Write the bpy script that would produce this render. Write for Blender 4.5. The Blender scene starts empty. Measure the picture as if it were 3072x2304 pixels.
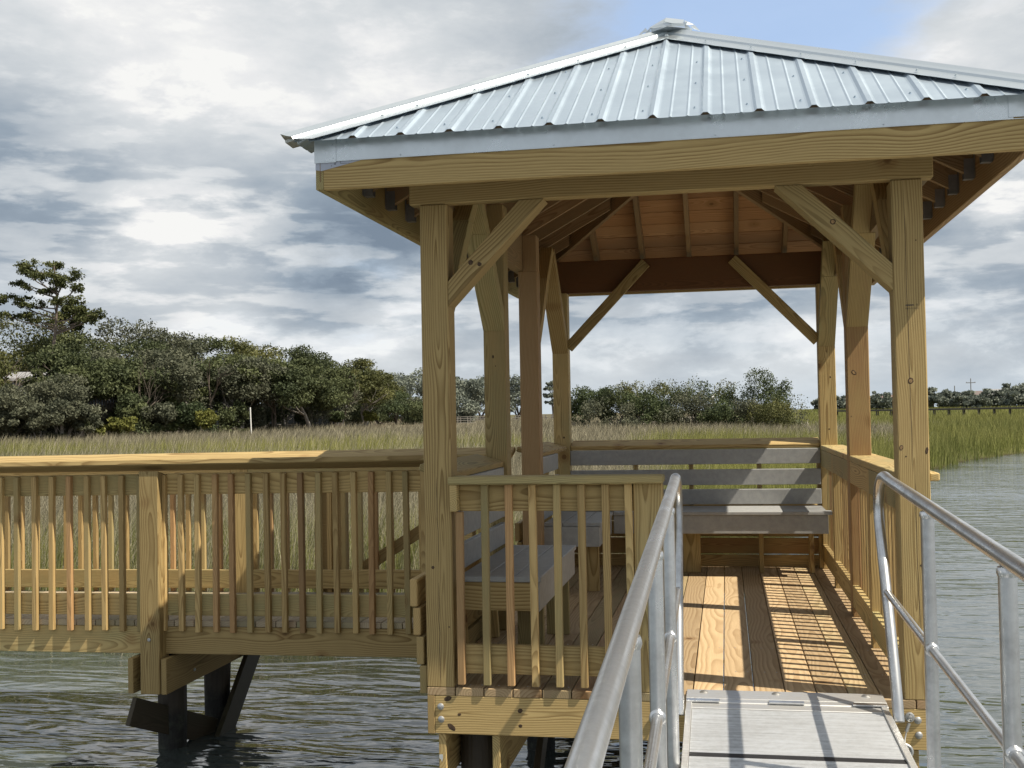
import bpy, math, random
import numpy as np
from mathutils import Vector, Matrix, noise as mnoise
random.seed(7); RNG = np.random.default_rng(11)
S = bpy.context.scene
COL = S.collection
# ------------------------------------------------------------------ camera
CAM = Vector((1.4958, -5.5107, 1.3535)); YAW, PITCH, ROLL, FPX = .1859, .0268, -.0183, 3394.9
def cam_axes():
    f = Vector((-math.sin(YAW)*math.cos(PITCH), math.cos(YAW)*math.cos(PITCH), math.sin(PITCH)))
    r = Vector((math.cos(YAW), math.sin(YAW), 0)); u = r.cross(f)
    return r*math.cos(ROLL)+u*math.sin(ROLL), -r*math.sin(ROLL)+u*math.cos(ROLL), f
CR, CU, CF = cam_axes()
cd = bpy.data.cameras.new('camera'); cam = bpy.data.objects.new('camera', cd); COL.objects.link(cam)
m = Matrix((CR, CU, -CF)).transposed().to_4x4(); m.translation = CAM; cam.matrix_world = m
cd.sensor_width = 36; cd.lens = FPX/3072*36; cd.clip_start = .05; cd.clip_end = 6000
S.camera = cam
S.view_settings.view_transform = 'Standard'; S.view_settings.look = 'None'; S.view_settings.exposure = .66; S.view_settings.gamma = 1
def ray(px, py): return (CF + CR*((px-1536)/FPX) - CU*((py-1152)/FPX))
def at(px, dist, z=0.0):            # a spot on the land, seen at a bearing and a real distance
    d = ray(px, 1250); h = Vector((d.x, d.y, 0)).normalized(); return Vector((CAM.x+h.x*dist, CAM.y+h.y*dist, z))
def zat(px, py, dist):              # the height seen at that bearing, elevation and distance
    d = ray(px, py); return CAM.z + d.z/math.hypot(d.x, d.y)*dist
# ------------------------------------------------------------------ sun and sky
SUN = Vector((1, -.27, 1.44)).normalized()
sl = bpy.data.lights.new('sun', 'SUN'); sl.energy = 4.5; sl.angle = math.radians(.5); sl.color = (1, .91, .76)
so = bpy.data.objects.new('sun', sl); COL.objects.link(so); so.location = (20, -6, 30)
so.rotation_euler = (-SUN).to_track_quat('-Z', 'Y').to_euler()
W = bpy.data.worlds.new('World'); S.world = W; W.use_nodes = True
class NT:
    """small node-tree helper"""
    def __init__(s, tree): s.t = tree; s.t.nodes.clear()
    def n(s, kind, **kw):
        nd = s.t.nodes.new(kind)
        for k, v in kw.items(): setattr(nd, k, v)
        return nd
    def put(s, sock, v):
        if v is None: return
        if isinstance(v, bpy.types.NodeSocket): s.t.links.new(v, sock)
        else:
            if hasattr(sock.default_value, '__len__'):
                v = list(v) if hasattr(v, '__len__') else [v]*len(sock.default_value)
                if len(sock.default_value) == 4 and len(v) == 3: v = v+[1]
                sock.default_value = v
            else: sock.default_value = v
    def math(s, op, a, b=None, c=None, clamp=False):
        nd = s.n('ShaderNodeMath', operation=op, use_clamp=clamp); s.put(nd.inputs[0], a)
        if b is not None: s.put(nd.inputs[1], b)
        if c is not None: s.put(nd.inputs[2], c)
        return nd.outputs[0]
    def vmath(s, op, a, b=None, scale=None):
        nd = s.n('ShaderNodeVectorMath', operation=op); s.put(nd.inputs[0], a)
        if b is not None: s.put(nd.inputs[1], b)
        if scale is not None: s.put(nd.inputs['Scale'], scale)
        return nd.outputs['Value'] if op in ('DOT_PRODUCT', 'LENGTH', 'DISTANCE') else nd.outputs[0]
    def noise(s, vec, scale, detail=2, rough=.5, dist=0, lac=2):
        nd = s.n('ShaderNodeTexNoise'); s.put(nd.inputs['Vector'], vec)
        for k, v in (('Scale', scale), ('Detail', detail), ('Roughness', rough), ('Distortion', dist), ('Lacunarity', lac)): s.put(nd.inputs[k], v)
        return nd.outputs[0], nd.outputs[1]
    def ramp(s, fac, stops, interp='LINEAR'):
        nd = s.n('ShaderNodeValToRGB'); cr = nd.color_ramp; cr.interpolation = interp
        while len(cr.elements) > 1: cr.elements.remove(cr.elements[-1])
        for i, (p, c) in enumerate(stops):
            e = cr.elements[0] if i == 0 else cr.elements.new(p)
            e.position = p; e.color = (*c, 1) if hasattr(c, '__len__') else (c, c, c, 1)
        s.put(nd.inputs[0], fac); return nd.outputs[0]
    def mix(s, fac, a, b, blend='MIX'):
        nd = s.n('ShaderNodeMix', data_type='RGBA', blend_type=blend)
        s.put(nd.inputs[0], fac); s.put(nd.inputs[6], a); s.put(nd.inputs[7], b); return nd.outputs[2]
    def sep(s, v):
        nd = s.n('ShaderNodeSeparateXYZ'); s.put(nd.inputs[0], v); return nd.outputs
    def comb(s, x, y, z):
        nd = s.n('ShaderNodeCombineXYZ')
        for i, v in enumerate((x, y, z)): s.put(nd.inputs[i], v)
        return nd.outputs[0]
    def mapr(s, v, a, b, c=0, d=1, kind='SMOOTHSTEP'):
        nd = s.n('ShaderNodeMapRange', interpolation_type=kind)
        for i, x in enumerate((v, a, b, c, d)): s.put(nd.inputs[i], x)
        return nd.outputs[0]
def build_world():
    N = NT(W.node_tree)
    tc = N.n('ShaderNodeTexCoord').outputs['Generated']
    D = N.vmath('NORMALIZE', tc)
    sky = N.n('ShaderNodeTexSky', sky_type='NISHITA', sun_disc=False)
    sky.sun_elevation = math.asin(SUN.z); sky.sun_rotation = math.atan2(SUN.x, SUN.y); sky.air_density = 1.0; sky.dust_density = .6; sky.ozone_density = 1.6
    x, y, z = N.sep(D)
    P = N.vmath('MULTIPLY', D, (3.0, 3.0, 7.0))
    n1, c1 = N.noise(P, .9, 7, .50, .15)
    n2, _ = N.noise(N.vmath('ADD', N.vmath('MULTIPLY', D, (3.6, 3.6, 9.0)), (7.3, 2.1, 4)), 2.3, 10, .60, .10)
    warp = N.vmath('SCALE', N.vmath('SUBTRACT', c1, (.5, .5, .5)), scale=.13)
    DW = N.vmath('NORMALIZE', N.vmath('ADD', D, warp))
    def blob(px, py, k, w):                   # a cloud bank sits in this direction of the sky
        d = ray(px, py).normalized()
        g = N.math('EXPONENT', N.math('MULTIPLY', N.math('SUBTRACT', N.vmath('DOT_PRODUCT', DW, tuple(d)), 1), k))
        return N.math('MULTIPLY', g, w)
    def total(base, items):
        for it in items: base = N.math('ADD', base, blob(*it))
        return base
    b = N.math('ADD', N.math('MULTIPLY', N.math('SUBTRACT', n1, .5), .95), N.math('MULTIPLY', N.math('SUBTRACT', n2, .5), .72))
    b = N.math('ADD', b, .56)
    crisp = N.math('MULTIPLY', N.mapr(n2, .50, .57), N.math('ADD', .10, N.math('MULTIPLY', N.math('SUBTRACT', n2, .5), .9)))
    b = N.math('ADD', b, N.math('MULTIPLY', crisp, N.mapr(z, .12, .34, .75, .28)))
    n3, _ = N.noise(N.vmath('ADD', N.vmath('MULTIPLY', D, (5.5, 5.5, 27.0)), (1.3, 9.1, 2)), 1.6, 9, .55, .1)
    lowz = N.math('MULTIPLY', N.mapr(z, .03, .10), N.mapr(z, .17, .30, 1, 0))
    rows_ = N.math('SUBTRACT', N.mapr(n3, .46, .56, 0, .34), N.math('MULTIPLY', N.math('SUBTRACT', .62, n3), .55))
    b = N.math('ADD', b, N.math('MULTIPLY', N.math('MULTIPLY', lowz, .68), N.math('SUBTRACT', rows_, .08)))
    b = total(b, [(40, 380, 160, -.26), (250, 420, 400, -.08), (1150, 640, 260, -.22), (1180, 760, 500, -.36), (760, 640, 500, -.16), (1000, 830, 900, -.2), (500, 960, 900, -.22), (350, 20, 120, .22),
                  (700, 300, 260, .24), (1150, 230, 260, .26), (420, 560, 360, .22), (250, 80, 150, .12), (450, 800, 700, .25), (750, 860, 900, .2), (1230, 960, 900, .15),
                  (2900, 300, 300, .25), (2300, 1150, 700, .12), (1700, 1180, 600, .16), (2950, 760, 500, -.10), (1900, 800, 700, -.14), (1850, 1000, 900, .2), (2400, 1000, 900, .18), (2900, 640, 500, .14)])
    cl = N.ramp(b, [(0.0, (.125, .16, .205)), (.3, (.195, .235, .28)), (.52, (.305, .335, .365)), (.75, (.415, .435, .45)), (.92, (.51, .515, .52)), (1, (.57, .57, .56))])
    # gaps of clear sky
    g = N.math('ADD', N.math('MULTIPLY', N.math('SUBTRACT', n2, .5), 1.5), N.math('MULTIPLY', N.math('SUBTRACT', n1, .5), 1.0))
    g = total(g, [(2300, 150, 300, .80), (2050, 40, 300, .75), (2650, 60, 350, .6), (1680, 200, 450, .55), (2850, 330, 700, -.3), (1300, 150, 500, -.25)])
    gap = N.mapr(g, .22, .95)
    gap = N.math('MULTIPLY', gap, .92)
    thin = N.mapr(z, .0, .16, .22, 0)        # low sky between the far clouds is pale blue
    gap = N.math('MAXIMUM', gap, N.math('MULTIPLY', thin, N.mapr(n2, .42, .62)))
    clouds = N.vmath('SCALE', cl, scale=8.6)
    blue = N.mix(.6, sky.outputs[0], (2.7, 3.5, 4.9))
    col = N.mix(gap, clouds, blue)
    low = N.mapr(z, -.02, .05, .55, 0)
    col = N.mix(low, col, (3.5, 4.1, 4.6))
    bg = N.n('ShaderNodeBackground'); N.put(bg.inputs[0], col); bg.inputs[1].default_value = .12
    out = N.n('ShaderNodeOutputWorld'); N.t.links.new(bg.outputs[0], out.inputs[0])
build_world()
# ------------------------------------------------------------------ materials
def newmat(name):
    mt = bpy.data.materials.new(name); mt.use_nodes = True; N = NT(mt.node_tree)
    p = N.n('ShaderNodeBsdfPrincipled'); o = N.n('ShaderNodeOutputMaterial'); N.t.links.new(p.outputs[0], o.inputs[0])
    return mt, N, p
def bump(N, p, h, strength, dist=.01):
    b = N.n('ShaderNodeBump'); b.inputs['Strength'].default_value = strength; b.inputs['Distance'].default_value = dist
    N.put(b.inputs['Height'], h); N.t.links.new(b.outputs[0], p.inputs['Normal'])
def wood(name, light, dark, red=(.46, .245, .125), green=(.36, .365, .19), redness=.0, contrast=.75, knots=.35, rough=.72, ring=150):
    mt, N, p = newmat(name)
    A = N.n('ShaderNodeAttribute', attribute_name='gc').outputs['Vector']
    SD = N.n('ShaderNodeAttribute', attribute_name='sd').outputs['Vector']
    l, w, t = N.sep(A); s1, s2, s3 = N.sep(SD)
    lo = N.math('ADD', l, N.math('MULTIPLY', s1, 37.0))
    # knots: sparse points in board space
    kv = N.comb(N.math('MULTIPLY', lo, 3.2), N.math('MULTIPLY', N.math('ADD', w, N.math('MULTIPLY', s2, 9)), 3.6), N.math('MULTIPLY', N.math('ADD', t, N.math('MULTIPLY', s1, 5)), 1.6))
    vor = N.n('ShaderNodeTexVoronoi', feature='F1'); N.put(vor.inputs['Vector'], kv); N.put(vor.inputs['Scale'], 1.0)
    kd = vor.outputs['Distance']; kr = N.sep(vor.outputs['Color'])[0]
    on = N.math('LESS_THAN', kr, knots)
    near = N.math('MULTIPLY', on, N.math('EXPONENT', N.math('MULTIPLY', kd, -9.0)))
    wv, wc = N.noise(N.comb(N.math('MULTIPLY', lo, 1.15), N.math('MULTIPLY', w, 3.0), N.math('MULTIPLY', t, 3.0)), 1.0, 1.5, .45)
    wx, wy, wz = N.sep(wc)
    yy = N.math('ADD', N.math('ADD', w, N.math('MULTIPLY', N.math('SUBTRACT', s2, .5), .16)), N.math('MULTIPLY', N.math('SUBTRACT', wx, .5), .10))
    zz = N.math('ADD', N.math('ADD', t, N.math('ADD', N.math('MULTIPLY', s1, .11), .015)), N.math('MULTIPLY', N.math('SUBTRACT', wy, .5), .12))
    r = N.math('SQRT', N.math('ADD', N.math('MULTIPLY', yy, yy), N.math('MULTIPLY', zz, zz)))
    r = N.math('ADD', r, N.math('MULTIPLY', near, .035))
    ph = N.math('MULTIPLY', r, N.math('ADD', ring*.55, N.math('MULTIPLY', s2, ring*.75)))
    fr = N.math('FRACT', ph)
    late = N.ramp(fr, [(0, .0), (.35, .08), (.78, .85), (.9, 1.0), (.97, .2), (1, 0)])
    fib, _ = N.noise(N.comb(N.math('MULTIPLY', lo, 9), N.math('MULTIPLY', w, 420), N.math('MULTIPLY', t, 420)), 1.0, 2, .6)
    blot, bc = N.noise(N.comb(N.math('MULTIPLY', lo, 2.2), N.math('MULTIPLY', w, 7), N.math('MULTIPLY', t, 7)), 1.0, 3, .6)
    late = N.math('MULTIPLY', late, N.mapr(blot, .3, .65, .45, 1.1))
    c = N.mix(N.math('MULTIPLY', late, contrast), light, dark)
    gm = N.mapr(N.math('ADD', N.math('MULTIPLY', s2, .8), N.math('MULTIPLY', blot, .9)), .80, 1.40, 0, .60)
    c = N.mix(gm, c, N.mix(N.math('MULTIPLY', late, contrast), green, tuple(v*.62 for v in green)))
    rm = N.mapr(N.math('ADD', s3, N.math('MULTIPLY', N.math('SUBTRACT', blot, .5), .35)), .86-redness, 1.04-redness, 0, .62)
    c = N.mix(rm, c, N.mix(N.math('MULTIPLY', late, .6), red, tuple(v*.6 for v in red)))
    c = N.mix(N.mapr(blot, .25, .75, .16, 0), c, tuple(v*.55 for v in dark))
    c = N.mix(N.mapr(fib, .3, .8, .22, 0), c, tuple(v*.6 for v in dark))
    core = N.math('MULTIPLY', on, N.mapr(kd, .05, .095, 1, 0))
    c = N.mix(N.math('MULTIPLY', core, .8), c, (.075, .04, .018))
    halo = N.math('MULTIPLY', on, N.mapr(kd, .10, .24, .45, 0))
    c = N.mix(halo, c, (.24, .125, .045))
    val = N.math('ADD', .70, N.math('MULTIPLY', N.math('FRACT', N.math('MULTIPLY', s1, 7.3)), .42))
    c = N.mix(1.0, c, N.comb(val, val, val), 'MULTIPLY')
    N.put(p.inputs['Base Color'], c); p.inputs['Roughness'].default_value = rough
    p.inputs['Specular IOR Level'].default_value = .25
    bump(N, p, N.math('ADD', N.math('MULTIPLY', late, .5), N.math('ADD', fib, N.math('MULTIPLY', core, -2))), .35, .0012)
    return mt
def metal(name, col, rough=.35, metallic=.9, streak=(3, 3, 60), spangle=.12, bumpy=0.0, coords='Object'):
    mt, N, p = newmat(name)
    O = N.n('ShaderNodeTexCoord').outputs[coords]
    v = N.vmath('MULTIPLY', O, streak)
    a, _ = N.noise(v, 4, 4, .6); b, _ = N.noise(O, 35, 3, .6); d, _ = N.noise(O, 2.2, 3, .5)
    k = N.math('ADD', N.math('MULTIPLY', a, .55), N.math('ADD', N.math('MULTIPLY', b, .25), N.math('MULTIPLY', d, .35)))
    c = N.mix(N.mapr(k, .35, .8), tuple(x*(1-spangle*2) for x in col), tuple(min(1, x*(1+spangle*.6)) for x in col))
    N.put(p.inputs['Base Color'], c); p.inputs['Metallic'].default_value = metallic
    N.put(p.inputs['Roughness'], N.mapr(k, .3, .85, rough*1.35, rough*.75))
    if bumpy: bump(N, p, k, bumpy, .004)
    return mt
def plain(name, col, rough=.7, var=.15, scale=12, metallic=0, bumpy=0):
    mt, N, p = newmat(name)
    O = N.n('ShaderNodeTexCoord').outputs['Object']; a, _ = N.noise(O, scale, 4, .6)
    N.put(p.inputs['Base Color'], N.mix(N.mapr(a, .3, .7), tuple(x*(1-var) for x in col), tuple(min(1, x*(1+var)) for x in col)))
    p.inputs['Roughness'].default_value = rough; p.inputs['Metallic'].default_value = metallic
    if bumpy: bump(N, p, a, bumpy, .01)
    return mt
PINE = wood('treated_pine', (.60, .445, .20), (.235, .145, .05), knots=.5, contrast=.80, ring=105, redness=-.08)
PINE_RED = wood('treated_pine_mixed', (.62, .445, .20), (.26, .155, .055), redness=.12)
DECK = wood('deck_pine', (.58, .43, .255), (.33, .215, .11), knots=.22, ring=95, contrast=.8)
SHEATH = wood('sheathing_pine', (.60, .34, .16), (.36, .17, .065), knots=.3, redness=-.1, green=(.52, .33, .17))
RAFT = wood('shaded_brown_pine', (.40, .275, .145), (.19, .115, .05), knots=.3, green=(.33, .26, .14))  # darker, browner pine: shade under the roof is put into its colour
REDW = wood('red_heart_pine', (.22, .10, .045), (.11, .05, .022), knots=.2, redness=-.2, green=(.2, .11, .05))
DECK2 = wood('weathered_deck_pine', (.47, .39, .275), (.30, .235, .15), knots=.2, ring=95, redness=-.1)
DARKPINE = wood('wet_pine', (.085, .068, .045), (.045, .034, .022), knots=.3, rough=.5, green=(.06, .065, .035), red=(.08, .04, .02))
ROOFM = metal('galvalume', (.44, .52, .60), .42, .72, streak=(1, 1, 1), spangle=.03)
TRIM = metal('galvanised_trim', (.66, .71, .74), .30, .85, streak=(1, 1, 1), spangle=.05)
ALU = metal('aluminium_tube', (.70, .71, .72), .31, .92, streak=(2, 1.2, 2), spangle=.20, bumpy=.14)
ALUBAR = metal('brushed_aluminium', (.72, .72, .71), .42, .75, streak=(.6, 14, 1), spangle=.10)
WELD = metal('weld_bead', (.82, .83, .84), .28, .95, streak=(1, 1, 1), spangle=.2, bumpy=.8)
ZINC = metal('zinc_hardware', (.55, .55, .54), .4, .85, streak=(1, 1, 1), spangle=.2)
HANGER = metal('shaded_hanger_zinc', (.23, .225, .22), .5, .35, streak=(1, 1, 1), spangle=.2)  # zinc darkened, the gloom under the eaves is painted into it
BLACK = plain('matt_black', (.012, .012, .014), .6)
def pilemat():
    mt, N, p = newmat('creosote_pile'); O = N.n('ShaderNodeTexCoord').outputs['Object']; x, y, z = N.sep(O)
    a, _ = N.noise(O, 9, 5, .65); st, _ = N.noise(N.vmath('MULTIPLY', O, (40, 40, 1.5)), 1, 4, .6)
    dry = N.mix(st, (.022, .017, .012), (.055, .043, .030)); wet = N.mix(N.mapr(a, .45, .7), (.006, .006, .005), (.05, .055, .04))
    N.put(p.inputs['Base Color'], N.mix(N.mapr(N.math('ADD', z, N.math('MULTIPLY', a, .12)), -.66, -.56), wet, dry)); p.inputs['Roughness'].default_value = .6
    bump(N, p, N.math('ADD', a, st), .7, .012); return mt
PITCH_M = pilemat()
WRAP = plain('flashing_tape', (.42, .46, .56), .5, .05)
INK = plain('stamp_ink', (.05, .045, .05), .8, .1)
SILVER = plain('silver_tag', (.8, .8, .78), .3, .05, metallic=.6)
def composite():
    mt, N, p = newmat('grey_composite')
    O = N.n('ShaderNodeTexCoord').outputs['Object']
    a, _ = N.noise(N.vmath('MULTIPLY', O, (22, 22, 22)), 1, 4, .65); b, _ = N.noise(O, 260, 2, .5)
    N.put(p.inputs['Base Color'], N.mix(N.mapr(a, .3, .7), (.285, .29, .29), (.345, .35, .345)))
    p.inputs['Roughness'].default_value = .55; bump(N, p, b, .12, .002); return mt
GREY = composite()
KNOT = plain('dark_knot', (.065, .038, .020), .8, .45, 60); KNOT2 = plain('knot_heart', (.30, .19, .085), .8, .35, 60)
# ------------------------------------------------------------------ mesh helpers
class MB:
    def __init__(s): s.v = []; s.f = []; s.g = []; s.s = []; s.mi = {}
    def _add(s, vs, gs, fs, sd=None):
        o = len(s.v); sd = sd or (random.random(), random.random(), random.random())
        s.v += [tuple(v) for v in vs]; s.g += [tuple(g) for g in gs]; s.s += [sd]*len(vs); s.f += [tuple(i+o for i in f) for f in fs]
    def hexa(s, c, L, Wd, T, c0=.0025, sd=None):
        """8 corners, index bits l,w,t ; L,Wd,T unit axes for the grain; chamfered edges"""
        c = [Vector(x) for x in c]; mid = sum(c, Vector())/8
        vs, gs, idx = [], [], {}
        def unit(a, b):
            d = b-a; return d.normalized() if d.length > 1e-6 else d
        for i in range(8):
            for ax in range(3):      # vertex on faces perpendicular to axis ax, inset along the other two
                q = c[i].copy()
                for o in range(3):
                    if o != ax: q += unit(c[i], c[i ^ (1 << o)])*c0
                idx[(i, ax)] = len(vs); vs.append(q); d = q-mid; gs.append((d.dot(L), d.dot(Wd), d.dot(T)))
        fs = []
        for ax in range(3):
            a, b = [o for o in range(3) if o != ax]
            for side in (0, 1):
                base = side << ax
                q = [base, base | 1 << a, base | 1 << a | 1 << b, base | 1 << b]
                f = [idx[(i, ax)] for i in q]; fs.append(f)
        for ax in range(3):          # edge chamfers run along ax
            a, b = [o for o in range(3) if o != ax]
            for sa in (0, 1):
                for sb in (0, 1):
                    p = sa << a | sb << b; q = p | 1 << ax
                    fs.append([idx[(p, a)], idx[(q, a)], idx[(q, b)], idx[(p, b)]])
        for i in range(8): fs.append([idx[(i, 0)], idx[(i, 1)], idx[(i, 2)]])
        out = []
        for f in fs:
            n = Vector()
            for k in range(len(f)): n += vs[f[k]].cross(vs[f[(k+1) % len(f)]])
            cc = sum((vs[k] for k in f), Vector())/len(f)
            out.append(f if n.dot(cc-mid) > 0 else f[::-1])
        s._add(vs, gs, out, sd)
    def board(s, a, b, w, t, wd, c0=.0025, sd=None):
        a, b, wd = Vector(a), Vector(b), Vector(wd); L = (b-a).normalized(); wd = (wd-L*wd.dot(L)).normalized(); T = L.cross(wd)
        c = [(b if i & 1 else a)+wd*(w/2 if i & 2 else -w/2)+T*(t/2 if i & 4 else -t/2) for i in range(8)]
        s.hexa(c, L, wd, T, c0, sd)
    def box(s, x0, x1, y0, y1, z0, z1, grain=None, c0=.0025, sd=None):
        c = [(x1 if i & 1 else x0, y1 if i & 2 else y0, z1 if i & 4 else z0) for i in range(8)]
        dims = [x1-x0, y1-y0, z1-z0]; ax = [Vector((1, 0, 0)), Vector((0, 1, 0)), Vector((0, 0, 1))]
        o = sorted(range(3), key=lambda k: -dims[k])
        if grain is not None: o = [grain]+[k for k in o if k != grain]
        s.hexa(c, ax[o[0]], ax[o[1]], ax[o[2]], c0, sd)
    def knot(s, c, n, rx, ry, ang=0.0, kind=1):
        """a tight knot showing on the face of a board"""
        c, n = Vector(c), Vector(n).normalized(); u = n.orthogonal().normalized() if abs(n.z) > .9 else n.cross(Vector((0, 0, -1))).normalized(); v = n.cross(u)*-1
        u, v = u*math.cos(ang)+v*math.sin(ang), v*math.cos(ang)-u*math.sin(ang); rnd = random.Random(int(abs(c.x+c.z*3)*1000))
        def ring(k, h): return [c+n*h+u*(rx*k*math.cos(a)*rnd.uniform(.88, 1.1))+v*(ry*k*math.sin(a)*rnd.uniform(.88, 1.1)) for a in [2*math.pi*i/14 for i in range(14)]]
        A, B_, C_ = ring(1, .0004), ring(.62, .0010), ring(.0, .0008); vs = A+B_+[C_[0]]; f0 = len(s.f)
        s._add(vs, vs, [(i, (i+1) % 14, 14+(i+1) % 14, 14+i) for i in range(14)]+[(14+i, 14+(i+1) % 14, 28) for i in range(14)])
        for i in range(f0, len(s.f)): s.mi[i] = 1 if i < f0+14 or kind == 1 else 2
    def crack(s, pts, n, w=.0011):
        n = Vector(n); f0 = len(s.f); pts = [Vector(p)+n*.0004 for p in pts]; d = n.cross(Vector((0, 0, 1))).normalized()
        for i, (a, b) in enumerate(zip(pts, pts[1:])):
            wa = w if i else w*.2; wb_ = w if i < len(pts)-2 else w*.2
            s._add([a-d*wa, a+d*wa, b+d*wb_, b-d*wb_], [tuple(a)]*4, [(0, 1, 2, 3)])
        for i in range(f0, len(s.f)): s.mi[i] = 1
    def quad(s, *p): s.poly(p)
    def poly(s, p):
        s._add([Vector(x) for x in p], [tuple(x) for x in p], [tuple(range(len(p)))])
    def tube(s, pts, r, n=12, caps=True):
        pts = [Vector(p) for p in pts]; rr = r if hasattr(r, '__len__') else [r]*len(pts)
        vs = []; fs = []; up = None
        for i, p in enumerate(pts):
            d = (pts[min(i+1, len(pts)-1)]-pts[max(i-1, 0)]).normalized()
            if up is None: up = Vector((0, 0, 1)) if abs(d.z) < .9 else Vector((1, 0, 0))
            x = (up-d*up.dot(d)).normalized(); y = d.cross(x); up = x
            for k in range(n):
                a = 2*math.pi*k/n; vs.append(p+(x*math.cos(a)+y*math.sin(a))*rr[i])
        for i in range(len(pts)-1):
            for k in range(n): fs.append((i*n+k, i*n+(k+1) % n, (i+1)*n+(k+1) % n, (i+1)*n+k))
        if caps: fs.append(tuple(range(n))[::-1]); fs.append(tuple((len(pts)-1)*n+k for k in range(n)))
        s._add(vs, vs, fs)
    def lathe(s, c, axis, prof, n=12):
        """prof: (distance along axis, radius)"""
        c = Vector(c); axis = Vector(axis).normalized(); s.tube([c+axis*h for h, _ in prof], [max(r, 1e-4) for _, r in prof], n)
    def build(s, name, mat, parent=None, smooth=False, label=None):
        me = bpy.data.meshes.new(name); me.from_pydata(s.v, [], s.f)
        for nm, arr in (('gc', s.g), ('sd', s.s)):
            a = me.attributes.new(nm, 'FLOAT_VECTOR', 'POINT'); a.data.foreach_set('vector', np.array(arr, dtype=np.float32).ravel())
        me.materials.append(mat)
        if s.mi:
            me.materials.append(KNOT); me.materials.append(KNOT2)
            for k, m_ in s.mi.items(): me.polygons[k].material_index = m_
        me.update()
        if smooth:
            me.polygons.foreach_set('use_smooth', [True]*len(me.polygons))
            if hasattr(me, 'set_sharp_from_angle'): me.set_sharp_from_angle(angle=math.radians(38))
        o = bpy.data.objects.new(name, me); COL.objects.link(o)
        if parent is not None: o.parent = parent; o.matrix_parent_inverse = Matrix.Translation(-wloc(parent))
        if label: o['label'] = label
        return o
def wloc(o):
    v = o.location.copy()
    if o.parent: v = v + wloc(o.parent) + o.matrix_parent_inverse.translation
    return v
def thing(name, loc, label, cat, group=None):
    o = bpy.data.objects.new(name, None); COL.objects.link(o); o.location = loc; o.empty_display_size = .2
    o['label'] = label; o['category'] = cat
    if group: o['group'] = group
    return o
def tag(o, label, cat, group=None, kind=None):
    if label: o['label'] = label
    if cat: o['category'] = cat
    if group: o['group'] = group
    if kind: o['kind'] = kind
    return o
def one(name, mat, parent, fn, smooth=False, label=None):
    b = MB(); fn(b); return b.build(name, mat, parent, smooth, label)
X3 = Vector((1, 0, 0)); Y3 = Vector((0, 1, 0)); Z3 = Vector((0, 0, 1))
# ------------------------------------------------------------------ pavilion
PW, PD, T6, T2 = 2.42, 4.54, .14, .038
pav = thing('pavilion', (PW/2, PD/2, 0), 'wooden pier pavilion with grey metal hip roof over the water', 'pavilion')
def deck_boards(b):
    x = 0.0; k = 0
    while x < PW-.03:
        x1 = min(x+.1405, PW)
        b.box(x, x1, 0, PD+.02, -.0405, 0, grain=1, c0=.003); x += .1458; k += 1
one('deck', DECK, pav, deck_boards)
def rimf(b):
    b.box(.0385, PW-.0385, 0.001, .039, -.229, -.0415, grain=0)
    for kx, kz, rx_, rz_, an in ((.105, -.055, .022, .012, -.4), (.122, -.195, .024, .013, .7), (.163, -.132, .010, .007, -.3), (.470, -.105, .013, .011, -.7), (.470, -.178, .010, .009, .3), (.80, -.19, .008, .006, 0), (2.33, -.15, .006, .005, 0)): b.knot((kx, .001, kz), (0, -1, 0), rx_, rz_, an)
one('rim_board', PINE, pav, rimf, label='front rim board under the deck ends')
one('rim_board', PINE_RED, pav, lambda b: b.box(.0, .0375, 0.0, PD, -.231, -.0415, grain=1))
one('rim_board', PINE_RED, pav, lambda b: b.box(PW-.0375, PW, 0.0, PD, -.231, -.0415, grain=1))
one('rim_board', PINE, pav, lambda b: b.box(.0385, PW-.0385, PD-.038, PD, -.229, -.0415, grain=0))
for i in range(4): one('joist', PINE, pav, lambda b: b.box(.45+i*.42, .488+i*.42, .04, PD-.04, -.225, -.042, grain=1))
for x, z in ((.068, -.095), (.07, -.158), (PW-.085, -.092), (PW-.082, -.16), (1.19, -.085), (1.2, -.15)):
    one('carriage_bolt', ZINC, pav, lambda b: b.lathe((x, .001, z), (0, -1, 0), [(0, .017), (.003, .017), (.007, .012), (.010, .003)], 12), True)
posts = {'a': (0, 0), 'b': (0, 1.49), 'c': (0, 2.77), 'd': (0, PD-T6), 'e': (PW-T6, 0), 'f': (PW-T6, 2.135), 'g': (PW-T6, PD-T6)}
seeds = {'a': (.3, .35, .3), 'b': (.7, .75, .2), 'c': (.95, .30, .40), 'd': (.1, .7, .4), 'e': (.45, .52, .35), 'f': (.55, .15, .84), 'g': (.2, .5, .3)}
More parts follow.
